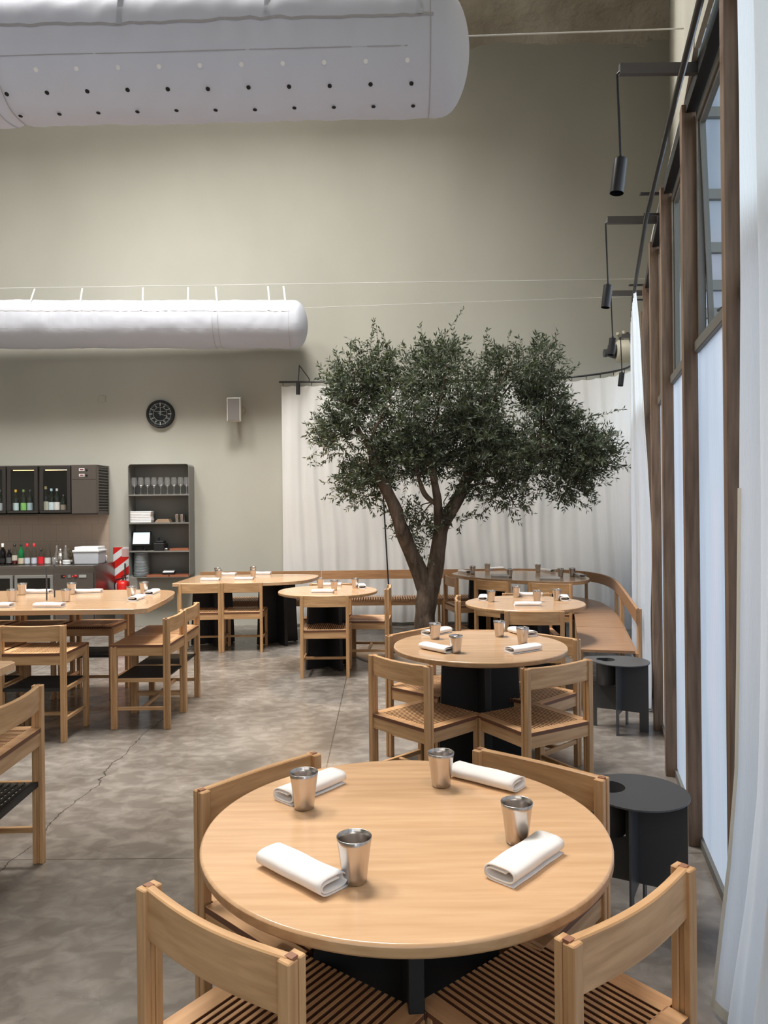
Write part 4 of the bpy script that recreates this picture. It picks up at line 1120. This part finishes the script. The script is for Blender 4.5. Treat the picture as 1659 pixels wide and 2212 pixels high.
# ---- tiles behind the bar
m=mat('blush_tiles',(.36,.26,.20),.35); M['tile']=m
tc=nd(m,'ShaderNodeTexCoord'); bt=nd(m,'ShaderNodeTexBrick'); bt.offset=.5; bt.inputs['Scale'].default_value=1; bt.inputs['Brick Width'].default_value=.16; bt.inputs['Row Height'].default_value=.23
bt.inputs['Mortar Size'].default_value=.003; bt.inputs['Color1'].default_value=(.50,.385,.30,1); bt.inputs['Color2'].default_value=(.53,.41,.325,1); bt.inputs['Mortar'].default_value=(.40,.32,.26,1)
mp=nd(m,'ShaderNodeMapping'); mp.inputs['Rotation'].default_value=(PI/2,0,0); lk(m,tc.outputs['Object'],mp.inputs[0]); lk(m,mp.outputs[0],bt.inputs[0]); lk(m,bt.outputs[0],bs(m).inputs[0])
tx1=wpx(236,1150).x
o=MB().box(-6.9,tx1,BACK-.012,BACK-.0005,.3,1.66).build('tile_splashback',M['tile']); tag(o,'pinkish beige tiled splashback on the wall behind the bar','tiles')
# ---- wall wine cooler
WZ=9.52
M['cool']=mat('brown_steel',(.13,.112,.10),.38,.5); M['cooldark']=mat('dark_cabinet',(.03,.026,.023),.5); M['darkin']=mat('cooler_inside',(.035,.035,.032),.6)
zt=wpx(100,1003,WZ).z-.01; zb=wpx(100,1110,WZ).z; xr=wpx(209,1050,WZ).x; xp=wpx(154,1050,WZ).x
root=empty('wine_cooler',(xr,BACK-.01,zb)); tag(root,'wall-hung brown steel wine cooler with glass doors above the bar','wine cooler')
O=Vector((xr,BACK-.01,zb)); D=WZ-BACK+.01; H=zt-zb; XL=-6.0-xr
b=MB(); b.box(XL,0,D+.03,0,-.02,0); b.box(XL,0,D+.03,0,H-.02,H); b.box(XL,xp-xr,-.02,0,0,H-.02); b.box(xp-xr,0,D,0,0,H); b.build('cabinet',M['cool'],root,bev=.004)
MB().box(xp-xr+.01,-.01,D-.003,D,.0,H*.68).box(xp-xr+.01,-.01,D-.003,D,H*.70,H-.02).build('service_panel',M['cool'],root)
MB().box(XL,xp-xr,-.024,-.02,0,H-.02).build('back_panel',M['darkin'],root)
b=MB()
for i in range(15):
    z=.05+i*(H-.1)/14; b.box(-.001,.008,D+.04,-.05,z-.008,z+.004)
b.box(-.001,.010,D+.01,D+.04,.02,H-.02); MB().box(0,.002,D+.04,-.05,.03,H-.03).build('vent_backing',M['rubber'],root); b.box(-.001,.010,-.05,-.02,.02,H-.02); b.build('side_vent',M['cool'],root)
ct=M['white']
for i in range(2):
    z=H*(.90-.115*i); x0=wpx(176,1012,WZ).x-xr
    b=MB().box(x0-.03,x0+.04,D-.006,D-.002,z-.016,z+.016); d_=b.build('control_display',ct,root)
    MB().box(x0-.02,x0+.03,D-.008,D-.005,z-.008,z+.008).build('readout',mat('readout%d'%i,(.02,.01,.01),.3,emit=(.5,.04,.02),es=.25),d_)
    MB().lathe([(.013,0),(.013,.01),(.0001,.01)],12).build('switch',M['rubber'],root,loc=(x0+.068,D-.003,z)).rotation_euler=(PI/2,0,0)
doors=[(-59,12),(15,81),(85,152)]
for q,(x0,x1) in enumerate(doors):
    X0=wpx(x0,1050,WZ).x-xr; X1=wpx(x1,1050,WZ).x-xr; f=.045
    b=MB(); b.box(X0,X1,D,D+.028,.01,f); b.box(X0,X1,D,D+.028,H-.01-f,H-.01); b.box(X0,X0+f,D,D+.028,f,H-.01-f); b.box(X1-f,X1,D,D+.028,f,H-.01-f)
    dr=b.build('door',M['cooldark'],root,bev=.004)
    MB().add([(X0+f,D+.014,f),(X1-f,D+.014,f),(X1-f,D+.014,H-f),(X0+f,D+.014,H-f)],[(0,1,2,3)]).build('pane',M['glass'],dr)
    if q: MB().box(X0+f+.01,X1-f-.01,D+.05,D+.06,H-.065,H-.058).build('light_strip',mat('cooler_led%d'%q,(.3,.2,.1),.5,emit=(1,.62,.25),es=5.0 if q==2 else 2.0),root)
MB().box(XL,xp-xr,D+.04,-.03,.02,.028).build('wire_shelf',M['rail'],root)
# bottles
def bottle(name,loc,h,r,glass,labelc,capc,labelz=(.12,.5),neck=.013,sh=.62,label='',cat='bottle',group='',caph=.12,liquid=None):
    root=empty(name,tuple(loc)); tag(root,label,cat,group)
    b=MB(); b.lathe([(.0001,0),(r*.9,0),(r,.006),(r,h*sh*.92),(r*.93,h*(sh+.03)),(neck*1.2,h*(sh+.15)),(neck,h*.86),(neck,h*.985),(.0001,h*.985)],20); b.build('glass',glass,root)
    if labelc: MB().lathe([(r+.0008,h*labelz[0]),(r+.0008,h*labelz[1])],20).build('label',mat(name+'_label',labelc,.7),root)
    if capc: MB().lathe([(neck+.002,h*(1-caph)),(neck+.002,h*.998),(.0001,h)],14).build('cap',mat(name+'_cap',capc,.4),root)
    if liquid: MB().lathe([(.0001,.004),(r*.86,.004),(r*.86,h*.28),(.0001,h*.28)],16).build('liquid',mat('liquor',liquid,.2),root)
    return root
dg=mat('dark_bottle_glass',(.012,.016,.010),.08); gg=mat('green_bottle_glass',(.01,.16,.05),.08); cg=M['bottleglass']; bg_=mat('black_bottle_glass',(.006,.005,.006),.08)
zc=zb+.03
for px,lc,cc,gl,hh_,lb in ((34,(.55,.66,.66),(.75,.45,.03),dg,.29,'wine bottle with yellow cap at left of middle cooler door'),(51,(.22,.50,.12),(.15,.2,.05),dg,.29,'wine bottle with green label in the middle cooler door'),(65,(.38,.50,.52),(.02,.02,.02),dg,.29,'wine bottle with dark cap and pale blue label right of the green labelled one'),
    (99,(.55,.52,.40),(.55,.48,.25),cg,.33,'tall pale bottle at left of the right cooler door'),(111,(.60,.68,.70),(.35,.50,.60),dg,.30,'wine bottle with pale blue cap in the right cooler door'),(123,(.70,.66,.62),(.45,.45,.46),dg,.30,'wine bottle with white and red label in the right cooler door'),(137,(.30,.24,.18),(.03,.02,.02),dg,.22,'short dark bottle at right of the right cooler door'),(1,(.6,.65,.66),(.03,.03,.03),dg,.29,'wine bottle in the cooler door at the frame edge')):
    bottle('wine_bottle',Vector((atz(px,1080,WZ+.14).x,WZ+.14,zc)),hh_,.036,gl,lc,cc,labelz=(.04,.40),label=lb,group='wine bottles in the wall cooler')
# ---- bar counter
CHZ=.872; CZ=9.25; cxr=-3.63
root=empty('bar_counter',(cxr,CZ,0)); tag(root,'dark stainless steel back bar counter with under-counter fridges','bar counter')
MB().box(-2.9,0,0,.69,.83,CHZ).build('worktop',M['stainless'],root,bev=.004)
MB().box(-2.9,-.01,.03,.68,.08,.83).build('body',M['stainless'],root)
MB().box(-.004,.008,.02,.69,.05,.868).build('side_panel',M['stainless'],root)
MB().box(-2.8,-.05,.08,.6,0,.08).build('plinth',M['rubber'],root)
for x0,x1 in ((-60,27),(31,114)):
    X0=atz(x0,1260,CZ).x-cxr; X1=atz(x1,1260,CZ).x-cxr
    f=.035;b=MB(); b.box(X0,X1,0,.028,.12,.12+f); b.box(X0,X1,0,.028,.755-f,.755); b.box(X0,X0+f,0,.028,.12+f,.755-f); b.box(X1-f,X1,0,.028,.12+f,.755-f)
    dr=b.build('fridge_door',mat('fridge_frame',(.45,.45,.44),.35,.8),root,bev=.003)
    MB().box(X0+f,X1-f,.006,.01,.12+f,.755-f).build('pane',mat('dark_pane',(.012,.010,.008),.08),dr)
X0=atz(121,1260,CZ).x-cxr; X1=atz(201,1260,CZ).x-cxr
pn=MB().box(X0,X1,.012,.03,.12,.78).build('control_panel',M['cool'],root)
z=atz(150,1245,CZ).z
for px,w,cc in ((135,.025,(.02,.01,.01)),(149,.018,(.2,.2,.19)),(178,.045,(.35,.35,.34))):
    X=atz(px,1245,CZ).x-cxr; MB().box(X-w,X+w,.006,.012,z-.018,z+.018).build('display',mat('disp',cc,.4),pn)
for px,r,e_ in ((138,.006,1),(156,.005,1),(163,.019,0)):
    X=atz(px,1245,CZ).x-cxr; b=MB(); b.lathe([(r,0),(r,.004),(.0001,.004)],16); o=b.build('indicator',mat('red_dot',(.5,.02,.02),.4,emit=(1,.05,.03) if e_ else None,es=1.2 if e_ else 0),pn,loc=(X,.006,z)); o.rotation_euler=(PI/2,0,0)
# bottles on the bar
def onbar(px,dz=.30): return Vector((atz(px,1215,CZ+dz).x,CZ+dz,CHZ+.0006))
g='liquor bottles on the bar counter'
K=(.01,.01,.01)
for px,hh_,r,gl,lc,cc,lz,lb,ch in (
 (6,.275,.038,bg_,(.015,.015,.015),(.75,.73,.68),(.1,.3),'black bottle with white cap at left of the bar',.18),
 (20,.21,.034,bg_,(.12,.12,.12),K,(.1,.45),'squat dark bottle beside the white-capped one',.14),
 (32,.265,.034,cg,(.55,.50,.42),K,(.2,.45),'clear bottle with slanted pale label and dark cap on bar',.12),
 (46,.265,.036,gg,(.60,.50,.38),K,(.04,.32),'green glass bottle with cream label on the bar',.10),
 (59,.27,.034,cg,(.55,.60,.68),(.6,.01,.02),(.04,.32),'left one of two clear bottles with red caps',.15),
 (74,.27,.034,cg,(.55,.60,.68),(.6,.01,.02),(.04,.32),'right one of two clear bottles with red caps',.15),
 (89,.205,.036,cg,(.70,.02,.03),K,(.04,.48),'short bottle with big red label and black cap',.18),
 (103,.265,.036,cg,(.62,.63,.60),None,(.04,.32),'clear tall bottle with white label and no cap',.1)):
    bottle('liquor_bottle',onbar(px),hh_,r,gl,lc,cc,labelz=lz,label=lb,group=g,caph=ch,liquid=(.25,.02,.02) if px==32 else None)
p=onbar(118,.30); o=MB().lathe([(.0001,0),(.03,0),(.034,.09),(.032,.09),(.028,.004),(.0001,.004)],18).build('mixing_glass',M['wineglass'],loc=p); tag(o,'small clear mixing glass right of the liquor bottles','glass')
p=onbar(131,.28); root=empty('cocktail_shaker',tuple(p)); tag(root,'steel cocktail shaker beside the glass decanter','shaker')
MB().lathe([(.0001,0),(.030,0),(.040,.14),(.0001,.14)],22).build('tin',M['steel'],root); MB().lathe([(.036,.14),(.022,.175),(.020,.20),(.0001,.20)],22).build('lid',M['steel'],root)
p=onbar(123,.34); o=MB().lathe([(.0001,0),(.030,0),(.03,.13),(.012,.18),(.014,.24),(.0001,.24)],18).build('decanter',M['wineglass'],loc=p); tag(o,'slim glass decanter behind the steel shaker','decanter','glass decanters on the bar')
p=onbar(142,.34); o=MB().lathe([(.0001,0),(.040,0),(.04,.10),(.014,.19),(.014,.24),(.0001,.24)],18).build('decanter',M['wineglass'],loc=p); tag(o,'round glass decanter left of the white cool box','decanter','glass decanters on the bar')
for i in range(3):
    p=onbar(144,.22); o=MB().lathe([(.0001,0),(.045,0),(.05,.018),(.0001,.018)],24).build('saucer',M['white'],loc=p+Vector((0,0,.019*i))); tag(o,'white dish left of the cool box, %s of its stack'%['lowest','middle','topmost'][i],'dish','white dishes on the bar')
p=onbar(153,.33); root=empty('herb_sprig',tuple(p)); tag(root,'dried herb sprig in a small pot beside the cool box','plant')
MB().lathe([(.0001,0),(.02,0),(.024,.05),(.0001,.05)],14).build('pot',M['shelf'],root)
b=MB(); rr_=random.Random(3)
for i in range(22):
    a_=rr_.uniform(0,6.3); q=Vector((math.cos(a_)*.05,math.sin(a_)*.03,rr_.uniform(.09,.19))); b.tube([(0,0,.045),q*.6+Vector((0,0,.02)),q],.002,4,cap=False); b.add([q,q+Vector((.015,0,.006)),q+Vector((.004,.01,.02))],[(0,1,2)])
b.build('stems',mat('dry_herb',(.09,.075,.04),.9),root)
xa=onbar(160,.2).x; xb=onbar(215,.2).x
root=empty('cool_box',((xa+xb)/2,CZ+.30,CHZ+.0006)); tag(root,'white lidded plastic cool box on the bar counter','cool box'); w=(xb-xa)/2
b=MB(); b.add([(-w*.93,-.12,0),(w*.93,-.12,0),(w*.93,.12,0),(-w*.93,.12,0),(-w,-.135,.155),(w,-.135,.155),(w,.135,.155),(-w,.135,.155)],[(3,2,1,0),(4,5,6,7),(0,1,5,4),(1,2,6,5),(2,3,7,6),(3,0,4,7)])
b.build('tub',mat('tub_plastic',(.55,.57,.62),.45),root,bev=.012,seg=2)
MB().box(-w-.01,w+.01,-.145,.145,.155,.185).box(-w+.01,w-.01,-.12,.12,.18,.225).build('lid',M['white'],root,bev=.012,seg=2)
for px,cc,l in ((223,(.01,.01,.01),'black pepper mill at the right end of the bar'),(229,(.75,.75,.73),'white salt mill at the right end of the bar')):
    p=onbar(px,.50); o=MB().lathe([(.0001,0),(.018,0),(.014,.045),(.020,.075),(.012,.095),(.0001,.10)],16).build('condiment_mill',mat('mill',cc,.35),loc=p); tag(o,l,'mill','condiment mills on the bar')

# ---- extinguisher board + extinguisher
za=wpx(262,1182).z; zb2=wpx(262,1280).z; xa=wpx(245,1200).x; xb=wpx(279,1200).x
root=empty('extinguisher_board',((xa+xb)/2,BACK,zb2)); tag(root,'red and white diagonally striped board on the wall for the extinguisher','board')
w=(xb-xa)/2; H_=za-zb2
MB().box(-w,w,-.008,0,0,H_).build('backing',M['white'],root)
b=MB(); P_=.205
import itertools
def clip(poly,f):
    out=[]
    for i in range(len(poly)):
        p,q=poly[i],poly[(i+1)%len(poly)]; fp,fq=f(p),f(q)
        if fp>=0: out.append(p)
        if fp*fq<0: t_=fp/(fp-fq); out.append((p[0]+(q[0]-p[0])*t_,p[1]+(q[1]-p[1])*t_))
    return out
for k in range(-4,6):
    lo_=H_-.10-k*P_*1.0; poly=[(-w,0),(w,0),(w,H_),(-w,H_)]
    poly=clip(poly,lambda p:(p[1]-.75*(p[0]+w))-(lo_-.0)); 
    if poly: poly=clip(poly,lambda p:(lo_+P_*.52)-(p[1]-.75*(p[0]+w)))
    if len(poly)>2: b.add([(p[0],-.0092,p[1]) for p in poly],[tuple(range(len(poly)))])
b.build('stripes',M['red'],root)
MB().box(w*.1,w-.003,-.011,-.0095,H_-.13,H_-.02).build('class_label',mat('pink_label',(.60,.40,.38),.6),root)
c=wpx(262,1262,9.78); root=empty('fire_extinguisher',(c.x,9.84,.30)); tag(root,'red fire extinguisher hanging low on the striped board','fire extinguisher')
zt_=c.z+.045-.30
MB().lathe([(.0001,0),(.075,0),(.08,.01),(.08,zt_-.05),(.065,zt_-.015),(.025,zt_),(.0001,zt_)],28).build('cylinder',M['red'],root)
MB().tube([(0,0,zt_-.005),(0,0,zt_+.04)],.015,10).build('valve',M['stainless'],root)
MB().beam((-.02,0,zt_+.05),(.09,-.03,zt_+.085),.02,.008).beam((-.02,0,zt_+.03),(.08,-.03,zt_+.035),.02,.008).build('handle',M['black'],root)
MB().tube([(-.01,-.02,zt_+.03),(-.08,-.03,zt_+.01),(-.10,-.03,zt_-.06),(-.09,-.03,zt_-.2)],.010,8).build('hose',M['rubber'],root)
MB().beam((.0,.09,zt_+.02),(.0,.09,zt_+.22),.02,.01).build('hanger',M['stainless'],root)
